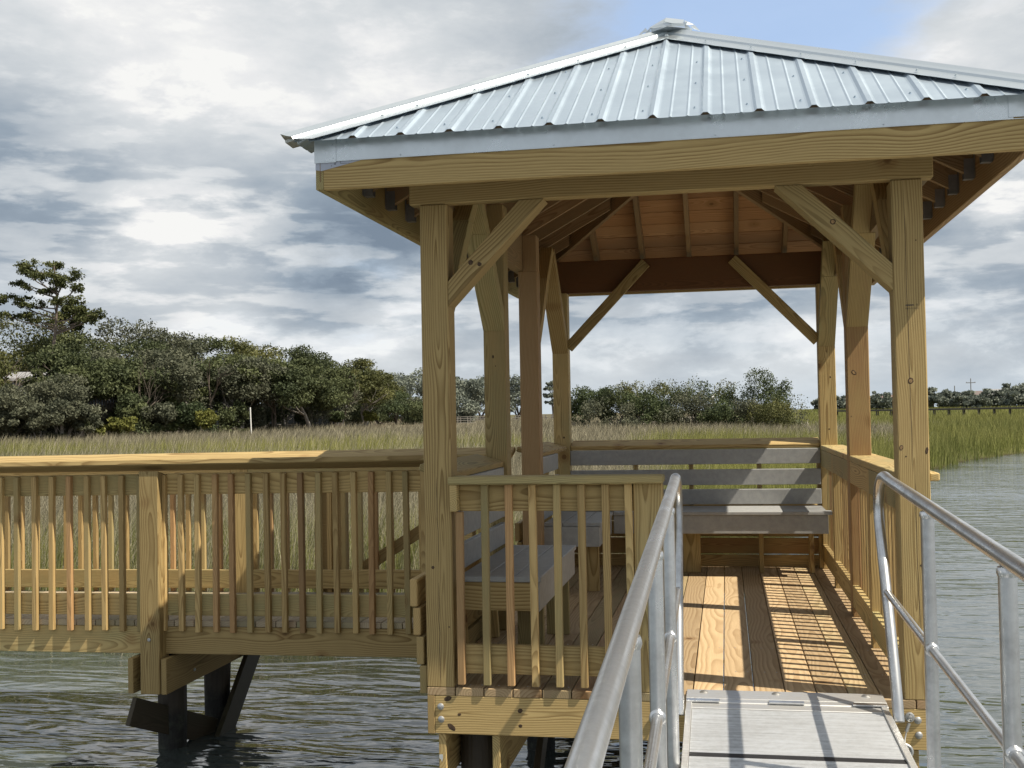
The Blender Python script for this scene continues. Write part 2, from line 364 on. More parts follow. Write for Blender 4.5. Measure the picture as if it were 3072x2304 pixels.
for k, (x, y) in posts.items():
    KN = {'e': [(2.345, 1.475, .0125, .0155, .2, 2), (2.295, 1.165, .009, .014, .3, 2), (2.315, 1.125, .004, .003, 0, 1), (2.408, 1.15, .007, .017, .2, 1), (2.372, .62, .009, .006, 0, 1), (2.385, 2.13, .0035, .0035, 0, 1)],
          'f': [(2.322, 1.585, .013, .020, -.75, 2), (2.30, 1.30, .003, .004, 0, 1)], 'g': [(2.375, 1.62, .006, .008, 0, 1), (2.355, 1.18, .007, .006, 0, 1), (2.345, 1.84, .004, .004, 0, 1)],
          'a': [(.040, .595, .008, .0085, 0, 1), (.118, .30, .004, .004, 0, 1)], 'b': [(.06, 1.72, .006, .012, 0, 1), (.075, 1.66, .003, .004, 0, 1)], 'd': [(.09, 1.14, .008, .010, 0, 1)], 'c': []}[k]
    def pf(b):
        b.box(x, x+T6, y, y+T6, .0, 2.418, grain=2, c0=.005, sd=seeds[k])
        if k in 'bcf': b.box(x+(.0365 if x < 1 else .001), x+(T6-.001 if x < 1 else PW-.0365-x), y+.001, y+T6-.001, 2.4172, 2.685, grain=2, c0=.003, sd=seeds[k])     # notched round the beam
        for (kx, kz, rx_, rz_, an, ki) in KN: b.knot((kx, y, kz), (0, -1, 0), rx_, rz_, an, ki)
        for (cx_, za_, zb_) in {'e': ((2.343, 1.06, 2.41), (2.356, .30, 1.04)), 'a': ((.070, .02, .52), (.068, .62, 1.05)), 'd': ((.075, 1.1, 1.5),)}.get(k, ()):
            rn_ = random.Random(int(cx_*1000)); b.crack([(cx_+rn_.uniform(-.003, .003)-(z_-za_)*.006, y, z_) for z_ in np.linspace(za_, zb_, 9)], (0, -1, 0))
    one('post', RAFT if k == 'c' else PINE_RED if k == 'f' else PINE, pav, pf)
BZ0, BZ1 = 2.42, 2.70
one('beam', PINE, pav, lambda b: b.box(-.055, PW+.052, 0.002, .078, BZ0, BZ1, grain=0, c0=.006, sd=(.86, .3, .45)), label='front beam resting on the corner posts')
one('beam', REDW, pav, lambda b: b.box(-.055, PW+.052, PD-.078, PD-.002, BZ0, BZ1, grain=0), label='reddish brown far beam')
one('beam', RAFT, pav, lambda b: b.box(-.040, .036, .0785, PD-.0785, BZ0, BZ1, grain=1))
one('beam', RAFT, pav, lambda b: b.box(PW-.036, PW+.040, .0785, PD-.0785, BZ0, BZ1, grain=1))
def brace(p0, run, axis, wid, nm='brace', z0=1.90, z1=BZ0-.001, v=.126):
    """knee brace: from the post face p0 (x,y) runs along axis by `run`, wid = (across0, across1)"""
    b = MB(); ax = Vector(axis); other = Y3 if abs(ax.x) > .5 else X3
    def P(s, z, w):
        q = Vector((p0[0], p0[1], 0))+ax*s; q.z = z
        if abs(ax.x) > .5: q.y = w
        else: q.x = w
        return q
    c = [None]*8
    for t_, w in ((0, wid[0]), (1, wid[1])):
        c[0 | t_ << 2] = P(.001, z0, w); c[2 | t_ << 2] = P(.001, z0+v, w)
        c[1 | t_ << 2] = P(run, z1, w); c[3 | t_ << 2] = P(run-v, z1, w)
    L = (c[1]-c[0]).normalized()
    b.hexa(c, L, other.cross(L), other, .003)
    if abs(ax.y) > .5:        # the top of the brace runs on beside the beam
        q = [None]*8; wi = (.0365, wid[1]) if p0[0] < 1 else (wid[0], PW-.0365); ext = .25
        for t_, w in ((0, wi[0]), (1, wi[1])):
            q[0 | t_ << 2] = P(run-.0005, z1+.0006, w); q[2 | t_ << 2] = P(run-v-.0005, z1+.0006, w)
            q[1 | t_ << 2] = P(run+ext, z1+ext, w); q[3 | t_ << 2] = P(run+ext-v*.5, z1+ext+v*.35, w)
        b.hexa(q, L, other.cross(L), other, .003, b.s[0])
    if abs(ax.x) > .5 and wid[0] < .01:
        for t_, o_, r_ in (((.24, .03, .013), (.33, -.028, .011)) if ax.x > 0 else ((.50, .012, .014),)):
            q = c[0].lerp(c[1], t_)+Vector((0, 0, .063+o_)); b.knot(q, (0, -1, 0), r_, r_, .4, 1 if ax.x > 0 else 2)
    return b.build(nm, PINE, pav)
brace((T6, 0), .497, (1, 0, 0), (.001, .135)); brace((PW-T6, 0), .53, (-1, 0, 0), (.001, .135))
for k, dirs in (('a', (1,)), ('b', (-1,)), ('c', (1,)), ('d', (-1,)), ('e', (1,)), ('f', (-1, 1)), ('g', (-1,))):
    x, y = posts[k]
    for d in dirs:
        o = brace((x, y if d < 0 else y+T6), .5, (0, d, 0), (x+.001, x+T6-.001), z0=1.88)
        if d < 0: one('lag_bolt', ZINC, o, lambda b: b.lathe((x+.07, y-.036, 1.955), (0, -.707, -.707), [(-.01, .017), (.004, .017), (.008, .011)], 12), True)
for sgn, x0 in ((1, T6), (-1, PW-T6)):       # flat braces lapping the inside of the far beam
    a = Vector((x0, PD-T6+.02, 1.93)); e = Vector((x0+sgn*.70, PD-T6+.02, 2.66))
    one('brace', PINE, pav, lambda b: b.board(a-(e-a).normalized()*.0, e, .089, .038, Vector((-(e-a).z, 0, (e-a).x))))
# roof geometry
OV, EZ, SL = .48, 2.655, .545        # overhang of the sheets, eave height, slope
x0, x1, y0, y1 = -OV, PW+OV, -OV, PD+OV
HW = (x1-x0)/2
FX, FB, FT = .40, 2.44, 2.655        # fascia
for nm, a in (('front', (-FX, PW+FX, -FX, -FX+T2)), ('back', (-FX, PW+FX, PD+FX-T2, PD+FX))):
    one('fascia', PINE, pav, lambda b: b.box(a[0]+T2+.0005 if nm == 'front' else a[0], a[1]-T2-.0005 if nm == 'front' else a[1], a[2], a[3], FB, FT, grain=0, sd=(.62, .3, .1)))
one('fascia', PINE, pav, lambda b: b.box(-FX, -FX+T2, -FX, PD+FX-T2-.0005, FB, FT, grain=1))
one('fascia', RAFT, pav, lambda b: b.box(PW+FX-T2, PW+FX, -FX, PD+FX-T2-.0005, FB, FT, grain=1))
def drip(b):
    g = .003
    b.box(-FX+.085, PW+FX-.09, -FX-g-.0015, -FX-g, 2.572, 2.6885, c0=.0003)
    b.box(-FX-g, -FX+.105, -FX-g*2-.002, -FX-g*2, 2.566, 2.686, c0=.0003)
    b.box(PW+FX-.11, PW+FX+g, -FX-g*2-.002, -FX-g*2, 2.58, 2.686, c0=.0003)
    b.box(-FX-g-.0015, -FX-g, -FX-g, PD+FX, 2.572, 2.672, c0=.0003)
    b.box(PW+FX+g, PW+FX+g+.0015, -FX-g, PD+FX, 2.572, 2.672, c0=.0003)
    b.box(-FX+.02, PW+FX-.02, -FX-g-.006, -FX-g, 2.5705, 2.5735, c0=.0003)
    for x in (-FX+.09, .02, .75, 1.48, 2.2): b.lathe((x, -FX-g*2-.001, 2.585), (0, -1, 0), [(0, .004), (.003, .003)], 8)
dp = one('drip_edge', TRIM, pav, drip)
def tape(b):
    yy = -FX-.002
    b.poly([(-FX+.001, yy, 2.573), (-FX+.24, yy, 2.573), (-FX+.03, yy, 2.529), (-FX+.0, yy, 2.535)])
tp = one('flashing_tape', WRAP, pav, tape)
def tapeink(b):
    yy = -FX-.0032
    def st(x, z, w, h): b.poly([(x, yy, z), (x+w, yy, z), (x+w, yy, z+h), (x, yy, z+h)])
    st(-FX+.078, 2.563, .002, .006); st(-FX+.079, 2.548, .002, .006)
    for k in range(10):      # the two printed letters, lying on their side
        a = math.pi*k/9; st(-FX+.098+.0055*math.cos(a+math.pi), 2.5705-.0065*math.sin(a), .002, .002)
    for k in range(10):
        a = 2*math.pi*k/10; st(-FX+.0975+.004*math.cos(a), 2.558+.003*math.sin(a), .0018, .0018)
    st(-FX+.125, 2.559, .0015, .012); st(-FX+.125, 2.559, .045, .0012)
one('print_marks', INK, tp, tapeink)
# rafters, hips, sheathing
RT = .02                                 # sheathing thickness
def zroof(d): return EZ-.012+SL*d        # top of sheathing at inset d from the sheet edge
nrm = 1/math.sqrt(1+SL*SL)
def rafter(pa, pb, axis):
    """pa, pb plan points (x,y) from eave to top, rafter below the sheathing, axis= thickness direction"""
    b = MB(); ds = []
    for (x, y) in (pa, pb): ds.append(min(x-x0, x1-x, y-y0, y1-y))
    c = [None]*8
    for i in range(8):
        p, d = ((pb, ds[1]) if i & 1 else (pa, ds[0]))
        z = zroof(d)-RT*1.14-.001-(0 if i & 2 else .155)
        q = Vector((p[0], p[1], z))+Vector(axis)*(.019 if i & 4 else -.019); c[i] = q
    L = (c[1]-c[0]).normalized(); T = Vector(axis); b.hexa(c, L, T.cross(L), T, .002)
    return b
ei = FX-T2-.001
cx = PW/2
raf = []
for k in range(-3, 4):
    x = cx+k*.411; d = min(x-x0, x1-x)
    top = y0+d-.05
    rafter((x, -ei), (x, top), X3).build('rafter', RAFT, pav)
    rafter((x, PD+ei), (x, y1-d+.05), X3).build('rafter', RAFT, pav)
nside = 12
for k in range(nside+1):
    y = -.17+k*.407
    if y > PD+.2: break
    d = min(y-y0, y1-y, HW)
    if d < .12: continue
    for sd_ in (0, 1):
        xe = -ei if sd_ == 0 else PW+ei; xt = x0+d-.05 if sd_ == 0 else x1-d+.05
        if d >= HW-.02: xt = cx-.02 if sd_ == 0 else cx+.02
        if abs(xt-xe) < .1: continue
        r = rafter((xe, y), (xt, y), Y3).build('rafter', RAFT, pav)
        def hang(b):
            s_ = 1 if sd_ == 0 else -1; zb = zroof(xe-x0 if sd_ == 0 else x1-xe)-RT*1.14-.157
            for dy in (-.022, .0205):
                b.box(min(xe, xe+s_*.05), max(xe, xe+s_*.05), y+dy, y+dy+.0015, zb-.004, zb+.10, c0=.0003)
            b.box(min(xe, xe+s_*.05), max(xe, xe+s_*.05), y-.022, y+.022, zb-.006+s_*0, zb-.003, c0=.0003)
            for dy in (-.05, .022): b.box(xe if s_ > 0 else xe-.0015, xe+.0015 if s_ > 0 else xe, y+dy, y+dy+.028, zb-.004, zb+.12, c0=.0003)
        one('joist_hanger', HANGER, r, hang)
for (ax, ay, sx, sy) in ((x0, y0, 1, 1), (x1, y0, -1, 1), (x0, y1, 1, -1), (x1, y1, -1, -1)):
    b = MB(); a = Vector((ax+sx*.09, ay+sy*.09, 0)); e = Vector((ax+sx*HW, ay+sy*HW, 0)); pr = Vector((-sy*sx*1.0, 1, 0)).normalized() if False else Vector((sy, -sx, 0)).normalized()
    c = []
    for i in range(8):
        q = (e if i & 1 else a).copy(); d = HW if i & 1 else .09
        q.z = zroof(d)-RT*1.14-.004-(0 if i & 2 else .19); c.append(q+pr*(.019 if i & 4 else -.019))
    L = (c[1]-c[0]).normalized(); b.hexa(c, L, pr.cross(L), pr, .002); b.build('hip_rafter', RAFT, pav)
one('ridge_beam', PINE, pav, lambda b: b.box(cx-.019, cx+.019, y0+HW, y1-HW, zroof(HW)-.23, zroof(HW)-.03, grain=1))
for side in range(4):
    b = MB(); d = .088
    while d < HW-.005:
        e = min(d+.136, HW-.002)
        def P(dd, end, lift):
            z = zroof(dd)-(0 if lift else RT*1.14)
            if side == 0: return Vector((x0+dd if end == 0 else x1-dd, y0+dd, z))
            if side == 1: return Vector((x0+dd if end == 0 else x1-dd, y1-dd, z))
            if side == 2: return Vector((x0+dd, y0+dd if end == 0 else y1-dd, z))
            return Vector((x1-dd, y0+dd if end == 0 else y1-dd, z))
        c = [P(e if i & 2 else d, i & 1, i & 4) for i in range(8)]
        L = (c[1]-c[0]).normalized(); Wd = (Vector(P(e, 0, 1))-Vector(P(d, 0, 1))); Wd = (Wd-L*Wd.dot(L)).normalized()
        b.hexa(c, L, Wd, L.cross(Wd), .0015); d += .1445
    b.build('sheathing', SHEATH, pav)
# sheet metal
def profile(u):
    """height of the ribbed sheet at distance u from a rib centre (period P)"""
    P_ = .2325; u = (u+P_/2) % P_-P_/2; a = abs(u)
    if a < .006: return .016
    if a < .024: return .016*(1-((a-.006)/.018)**.9)
    m_ = abs(a-.078)
    return .0035*(1-m_/.008) if m_ < .008 else 0
def sheet(side):
    b = MB(); P_ = .2325
    lo, hi = (x0, x1) if side < 2 else (y0, y1)
    off = -.189 if side < 2 else .02
    us = set([lo, hi, (lo+hi)/2])
    k = int((lo-off)/P_)-2
    while off+k*P_ < hi+P_:
        for q in (-.078-.008, -.078, -.078+.008, -.030, -.022, -.015, -.010, .010, .015, .022, .030, .070, .078, .086):
            u = off+k*P_+q
            if lo < u < hi: us.add(round(u, 5))
        k += 1
    us = sorted(us); rows = []
    for u in us:
        h = profile(u-off); dmax = min(u-lo, hi-u, HW)
        col = []
        for d in (0, dmax):
            z = EZ+SL*d+h/nrm+.002
            if side == 0: col.append(Vector((u, y0+d, z)))
            elif side == 1: col.append(Vector((u, y1-d, z)))
            elif side == 2: col.append(Vector((x0+d, u, z)))
            else: col.append(Vector((x1-d, u, z)))
        rows.append(col)
    for a, c in zip(rows, rows[1:]): b.poly([a[0], c[0], c[1], a[1]])
    # screws with washers
    if side in (0, 2, 3):
        k = 0
        while off+k*P_ < hi-.1:
            for dd in (.12, .55, .98, 1.4):
                u = off+k*P_-.048
                if min(u-lo, hi-u) > dd+.16:
                    q = {0: (u, y0+dd), 2: (x0+dd, u), 3: (x1-dd, u)}[side]
                    n_ = {0: Vector((0, -SL, 1)), 2: Vector((-SL, 0, 1)), 3: Vector((SL, 0, 1))}[side].normalized()
                    b.lathe((q[0], q[1], EZ+SL*dd+.002), n_, [(0, .007), (.002, .007), (.0025, .0045), (.008, .004)], 6)
            k += 1
    o = b.build('roof_sheet', ROOFM, pav, False)
    o.modifiers.new('thickness', 'SOLIDIFY').thickness = .0012
    return o
for sd_ in range(4): sheet(sd_)
def closures(b):
    # brown foam and wood seen under the sheet ends
    b.box(x0+.09, x1-.09, -FX+.002, -FX+T2, FT+.0005, FT+.022, c0=.001)
    k = 0
    for k in range(13):
        u = -.189+.2325*k
        if not (x0+.1 < u < x1-.1): continue
        pts = [(u+q, .0+profile(q)/nrm) for q in (-.029, -.022, -.015, -.010, .010, .015, .022, .029)]
        b.poly([(p, y0+.012, EZ+.006+h) for p, h in pts][::-1])
FOAM = plain('foam_closure', (.11, .075, .045), .9, .3, 30)
one('eave_closure', FOAM, pav, closures)
def hipcap(ax, ay, sx, sy, ext):
    b = MB(); rows = []
    offs = [(.155, .024), (.145, .025), (.062, .029), (.056, .040), (.03, .045), (0, .055)]
    for d in (-ext, HW-.03):
        H = Vector((ax+sx*d, ay+sy*d, EZ+SL*d)); row = []
        for o_, h in offs: row.append(H+Vector((sx*o_, 0, h)))
        for o_, h in offs[-2::-1]: row.append(H+Vector((0, sy*o_, h)))
        rows.append(row)
    for i in range(len(rows[0])-1): b.poly([rows[0][i], rows[0][i+1], rows[1][i+1], rows[1][i]])
    d = .3
    for d in (.24, .38, .62, .86, 1.10, 1.34, 1.56):
        H = Vector((ax+sx*d, ay+sy*d, EZ+SL*d+.033))+Vector((sx*.125, 0, 0))
        b.lathe(H, (0, -sy*SL, 1), [(0, .008), (.003, .008), (.0035, .005), (.010, .0045)], 6)
    o = b.build('hip_cap', TRIM, pav); o.modifiers.new('thickness', 'SOLIDIFY').thickness = .0015
hipcap(x0, y0, 1, 1, .045); hipcap(x1, y0, -1, 1, .045); hipcap(x0, y1, 1, -1, .03); hipcap(x1, y1, -1, -1, .03)
def ridgecap(b):
    za = EZ+SL*HW
    for s_ in (-1, 1):
        b.poly([(cx, y0+HW-.02, za+.06), (cx, y1-HW+.02, za+.06), (cx+s_*.15, y1-HW+.02, za-SL*.15+.03), (cx+s_*.15, y0+HW-.02, za-SL*.15+.03)])
one('ridge_cap', TRIM, pav, ridgecap)
def peak(b):
    # folded sheet wrapped over the point where hips and ridge meet, ends cut and bent down
    za = EZ+SL*HW; c0 = Vector((cx-.01, y0+HW+.02, za))
    def q(*p): b.poly([c0+Vector((v[0]*.92, v[1]*.9, v[2]*.72-.004)) for v in p])
    T = [(-.10, -.02, .088), (.005, -.035, .150), (.115, -.02, .128), (.115, .12, .140), (.005, .13, .160), (-.10, .12, .10)]
    q(T[0], T[1], T[4], T[5]); q(T[1], T[2], T[3], T[4])
    q((-.105, -.03, .088), (.003, -.045, .150), (-.012, -.125, .078), (.045, -.150, .062), (.04, -.152, .044), (-.07, -.135, .036), (-.095, -.11, .052))
    q((.003, -.048, .151), (.118, -.035, .128), (.112, -.120, .062), (.04, -.158, .056), (-.004, -.132, .084))
    q((-.105, -.02, .086), (-.09, -.11, .050), (-.125, -.07, .030), (-.150, .0, .035), (-.13, .06, .07), (-.10, .10, .098))
    q((-.125, -.09, .062), (-.105, -.13, .018), (-.135, -.115, .014), (-.150, -.075, .038))
    q((-.150, -.07, .045), (-.140, -.11, .014), (-.185, -.08, -.008), (-.170, .02, .03))
    q((.118, -.03, .127), (.135, .03, .112), (.145, -.06, .096), (.125, -.09, .080))
    q((.130, -.10, .060), (.142, -.075, .092), (.180, -.04, .080), (.158, -.09, .056))
    q((.158, -.08, .052), (.182, -.03, .080), (.215, .02, .050), (.18, -.06, .036))
    q((.118, .0, .128), (.15, .05, .10), (.16, .14, .09), (.118, .14, .14))
    q((-.16, -.10, .0), (.02, -.175, .03), (.17, -.08, .035), (.15, .12, .04), (-.12, .12, .03))
pk = one('peak_cap', TRIM, pav, peak); pk.modifiers.new('thickness', 'SOLIDIFY').thickness = .002
# lumber stamp on the front right post
def stamp(b):
    yy = -.0008; rnd = random.Random(3)
    def st(x, z, w, h): b.poly([(x, yy, z), (x+w, yy, z), (x+w, yy, z+h), (x, yy, z+h)])
    x = 2.331
    for k in range(12): st(x, 1.8245+rnd.random()*.001, .0022, .006); x += .0031
    for k in range(14):
        a = 2*math.pi*k/14; st(2.385+.0085*math.cos(a), 1.828+.005*math.sin(a), .0012, .0012)
    st(2.381, 1.8255, .001, .005); st(2.385, 1.8255, .001, .005); st(2.381, 1.828, .005, .001)
    x = 2.331
    for k in range(11):
        st(x, 1.809, .0012, .007)
        if k % 2: st(x, 1.8125, .003, .0012)
        x += .0055 if k != 6 else .008
one('lumber_stamp', INK, pav, stamp)
# caps and railings of the pavilion
def tilted_cap(b, p, q, out, in_z=1.059, w=.184, rise=.050, t=T2, c0=.006):
    """p,q: inner top edge ends; out: horizontal unit vector to the outside"""
    o = Vector(out); hw = math.sqrt(w*w-rise*rise); dv = (o*hw+Z3*rise); nn = dv.cross(Vector(q)-Vector(p)).normalized()
    if nn.z < 0: nn = -nn
    a, c = Vector(p), Vector(q); cor = []
    for i in range(8): cor.append((c if i & 1 else a)+(dv if i & 2 else Vector())-(Vector() if i & 4 else nn*t))
    L = (c-a).normalized(); b.hexa(cor, L, dv.normalized(), nn, c0)
one('rail_cap', PINE, pav, lambda b: tilted_cap(b, (.12, T6+.001, 1.059), (.12, 1.489, 1.059), (-1, 0, 0)))
one('rail_cap', PINE, pav, lambda b: tilted_cap(b, (.12, 2.911, 1.059), (.12, PD-T6-.001, 1.059), (-1, 0, 0)))
one('rail_cap', PINE, pav, lambda b: tilted_cap(b, (T6+.001, PD-.12, 1.059), (PW-T6-.001, PD-.12, 1.059), (0, 1, 0)))
def flatcaps(b):
    b.box(2.28, 2.466, T6+.001, 2.134, 1.008, 1.046, grain=1, c0=.004); b.box(2.28, 2.466, 2.276, PD-T6-.001, 1.008, 1.046, grain=1, c0=.004)
    b.box(PW+.001, 2.466, .02, T6, 1.008, 1.046, grain=1, c0=.006); b.box(PW+.001, 2.466, 2.135, 2.275, 1.008, 1.046, grain=1, c0=.004)
one('rail_cap', PINE, pav, flatcaps, label='flat cap along the right hand railing')
rrails = []
for segs_, yp in ((((T6+.001, 1.156), (1.245, 2.134)), 1.156), (((2.276, 3.336), (3.425, PD-T6-.001)), 3.336)):
    b = MB()
    for a, c in segs_:
        b.box(2.281, 2.319, a, c, .868, 1.007, grain=1); b.box(2.281, 2.319, a, c, .067, .207, grain=1)
    b.box(2.281, 2.37, yp, yp+.089, .0, 1.007, grain=2)
    rrails.append(b.build('railing', PINE, pav))
ys = [T6+.045+k*.1245 for k in range(34)]
for y in ys:
    if any(abs(y+.017-c) < .075 for c in (1.2, 3.38)) or 2.09 < y < 2.30 or y > PD-T6-.05: continue
    one('baluster', PINE_RED, rrails[0 if y < 2.2 else 1], lambda b: b.box(2.3195, 2.3545, y, y+.035, .03, 1.006, grain=2, c0=.002))
def fr(b):
    b.box(.179, 1.0462, .019, .057, .874, 1.008, grain=0); b.box(T6+.02, 1.0462, .019, .057, .068, .210, grain=0)
    b.box(1.046, 1.186, .001, .14, .0, 1.009, grain=2, c0=.005, sd=(.2, .6, .35))
frail = one('railing', PINE, pav, fr, label='short front railing with a flat cap')
one('rail_cap', PINE, frail, lambda b: b.box(T6-.006, 1.196, -.052, .10, 1.010, 1.048, grain=0, c0=.007))
one('cleat', PINE, frail, lambda b: b.box(T6+.001, .178, -.045, .09, .876, 1.0085, grain=1, c0=.004))
for k, x in enumerate((.163, .293, .414, .534, .655, .776, .896, 1.008)):
    t_ = (random.random()-.5)*.006
    o = MB(); sd_ = (random.random(), random.random(), .95 if k in (2, 0) else (.72 if k in (3, 6) else .3))
    o.board((x+.0175+t_, -.0, .018), (x+.0175-t_, -.0, 1.0075 if k else .873), .036, .036, X3, .003, sd_)
    o.build('baluster', PINE_RED, frail)
# skirt boards and slanted uprights on the outside of the benches
SK = [(.532, .395), (.388, .252), (.244, .106), (.100, -.038)]
for k, (zt, zb) in enumerate(SK):
    xo = -.043-.020*(3-k)*.75
    for (ya, yb) in ((.02, 1.49), (2.91, PD)):
        one('skirt_board', PINE_RED if k != 3 else PINE, pav, lambda b: b.box(xo, xo+T2, ya, yb, zb, zt, grain=1, c0=.004))
    yo = PD+.003+.020*(3-k)*.75
    one('skirt_board', PINE_RED, pav, lambda b: b.box(.0, PW, yo, yo+T2, zb, zt, grain=0, c0=.004))
# benches (fixed round the inside, each one thing)
SZ = .535
def bench(name, loc, lab, nfn): 
    t = thing(name, loc, lab, 'bench', 'grey benches inside the pavilion'); nfn(t); return t
def slats(axis, a, b_, fx, t, sgn):
    for z0_, z1_ in ((.892, 1.022), (.714, .848), (.548, .678)):
        off = -sgn*(z0_-.5)*.03
        if axis == 'y': one('backrest_slat', GREY, t, lambda b: b.box(fx-.036+off, fx+off, a, b_, z0_, z1_, c0=.004))
        else: one('backrest_slat', GREY, t, lambda b: b.box(a, b_, fx-off, fx+.036-off, z0_, z1_, c0=.004))
def side_bench(y0_, y1_, lab, near_end):
    def fn(t):
        slats('y', y0_ if near_end else y0_+.04, min(y1_, PD-.2), .130, t, 1)
        xs = [(.140, .270), (.276, .416), (.422, .560)]
        for a, c in ((.136, .2745), (.2795, .4225), (.4275, .566)):
            one('seat_board', GREY, t, lambda b: b.box(a, c, y0_, y1_, SZ-.028, SZ, grain=1, c0=.004))
        one('apron', GREY, t, lambda b: b.box(.530, .556, y0_+.01, y1_-.01, .357, SZ-.029, grain=1, c0=.004))
        one('end_rail', PINE if near_end else GREY, t, lambda b: b.box(.10, .529 if near_end else .556, y0_+.012-(0 if near_end else .03), y0_+.05-(0 if near_end else .042), .362 if near_end else .357, SZ-.029, grain=0, c0=.003))
        one('end_rail', PINE, t, lambda b: b.box(.10, .529, y1_-.05, y1_-.012, .362, SZ-.029, grain=0, c0=.003))
        for yy in ((y0_+.30, y1_-.10) if near_end else (y0_+.16,)):
            one('leg', PINE, t, lambda b: b.box(.388, .527, yy, yy+.038, .001, .361, grain=2, c0=.003))
        for yy in (y0_+.34, y1_-.22):
            one('upright', PINE, t, lambda b: b.board((.07, yy, .001), (-.012+.03, yy, 1.02), .089, .038, X3))
    return fn
bench('bench', (.35, .8, 0), 'short grey slatted bench behind the front railing, left of the gangway', side_bench(.115, 1.488, '', True))
bench('bench', (.35, 3.4, 0), 'short grey slatted bench at the far left corner of the pavilion', side_bench(2.915, 3.83, '', False))
def back_bench(t):
    yf = 3.815
    slats('x', T6+.002, PW-T6-.002, 4.395, t, 1)
    n_ = 4
    for k in range(n_):
        a = yf+k*.1455
        one('seat_board', GREY, t, lambda b: b.box(.02 if k > 1 else .569, 2.315 if k == 0 else 2.278, a, a+.1405, SZ-.028, SZ, grain=0, c0=.004))
    one('apron', GREY, t, lambda b: b.box(.569, 2.283, yf+.025, yf+.052, .355, SZ-.029, grain=0, c0=.004))
    for xx in (.66, 1.12, 1.745, 2.15): one('leg', PINE, t, lambda b: b.box(xx, xx+(.145 if xx == 1.12 else .036), 4.12, 4.12+(.038 if xx == 1.12 else .12), .001, SZ-.03, grain=2, c0=.003))
    for xx in (.66, 1.14, 1.72, 2.22): one('upright', PINE, t, lambda b: b.board((xx+.05, 4.455, .001), (xx+.05, 4.50, 1.02), .089, .038, X3 if False else Y3))
    one('seat_rail', PINE, t, lambda b: b.box(.60, 2.27, 4.34, 4.378, .37, SZ-.03, grain=0))
bench('bench', (1.4, 4.1, 0), 'long grey slatted bench across the far end of the pavilion', back_bench)
# substructure: bents of piles and beams
def bent(parent, xs, piles, y_a, y_b, ztop, h=.235, label=None):
    for x in xs: one('pile_beam', PINE, parent, lambda b: b.box(x, x+T2, y_a, y_b, ztop-h, ztop, grain=1, c0=.003))
    for (x, y, r_) in piles:
        b = MB(); rnd = random.Random(int(x*100+y*10)); pts = []; rr_ = []
        for k in range(12):
            z = -2.6+k*(ztop-.02+2.6)/11; pts.append((x+rnd.uniform(-.004, .004), y+rnd.uniform(-.004, .004), z)); rr_.append(r_*rnd.uniform(.97, 1.03))
        b.tube(pts, rr_, 20); b.build('pile', PITCH_M, parent, True)
bent(pav, (.052, .325), [(.20, .30, .10), (.20, 2.2, .10), (.20, 4.2, .10)], .012, PD-.02, -.232)
bent(pav, (2.06, 2.30), [(2.20, .42, .10), (2.19, 2.2, .10), (2.19, 4.2, .10)], .012, PD-.02, -.232)
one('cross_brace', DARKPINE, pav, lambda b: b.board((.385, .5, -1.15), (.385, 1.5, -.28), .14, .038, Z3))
one('inspection_tag', SILVER, pav, lambda b: b.poly([(.055, .008, -.335), (.073, .008, -.333), (.074, .008, -.352), (.068, .008, -.372), (.062, .008, -.358), (.054, .008, -.353)]))
one('deck_screw', ZINC, pav, lambda b: [b.lathe((.09+k*.1458+dx, yy, .0), (0, 0, 1), [(0, .004), (.0012, .0035)], 6) for k in range(16) for dx in (-.03, .03) for yy in (.07, .5, 1.1)])
# ------------------------------------------------------------------ boardwalk
BX1 = -.07
def zb(x): return .006*(x+.5)
bw = thing('boardwalk', (-3.2, 2.2, 0), 'wooden boardwalk with picket railings joining the pavilion from the left', 'boardwalk')
BXL = -8.4
def sl(b, xa, xb_, y0_, y1_, za, zb_, c0=.003, sd=None):      # box that follows the slight fall of the boardwalk
    c = [(xb_ if i & 1 else xa, y1_ if i & 2 else y0_, (zb_ if i & 4 else za)+zb(xb_ if i & 1 else xa)) for i in range(8)]
    h = abs(zb_-za) > abs(y1_-y0_)
    b.hexa(c, X3, Z3 if h else Y3, Y3 if h else Z3, c0, sd)
YN, YF = 1.59, 2.81
def bdeck(b):
    x = -.012
    while x > BXL:
        b.box(x-.1395, x, YN-.006, YF+.006, -.0385+zb(x)+.018, zb(x)+.018, grain=1, c0=.003); x -= .1448
one('deck', DECK2, bw, bdeck)
PXN = -2.383; PXF = -2.31
for y in (YN, YF-T2): 
    for xa, xb_ in ((BXL, -2.31), (-2.309, BX1)): one('stringer', PINE, bw, lambda b: sl(b, xa, xb_, y, y+T2, -.205, -.022))
one('stringer', PINE, bw, lambda b: sl(b, BXL, BX1, 2.18, 2.218, -.205, -.022))
RX = BX1-.02
def rail(y, yp, px_list):
    """y: face plane of rails (inner y), returns object"""
    b = MB(); xs = sorted(px_list)
    segs = []; e = RX
    for p in sorted(px_list, reverse=True): segs.append((p+.141, e)); e = p-.001
    segs.append((BXL, e))
    for a, c in segs:
        sl(b, a, c, y, y+T2, .864, 1.004); sl(b, a, c, y, y+T2, .052, .194)
    return b.build('railing', PINE, bw)
rn = rail(YN, 0, [PXN, PXN-2.44, -.22])
rf = rail(YF-T2, 0, [PXF, PXF-2.44])
NB = [-.565, -.681, -.802, -.917, -1.043, -1.162, -1.283, -1.404, -1.522, -1.648, -1.771, -1.887, -2.015, -2.134, -2.262, -2.435, -2.567, -2.699, -2.824, -2.958, -3.092, -3.22, -3.357, -3.48, -3.61, -3.74, -3.87, -4.0, -.45, -.33, -.21]
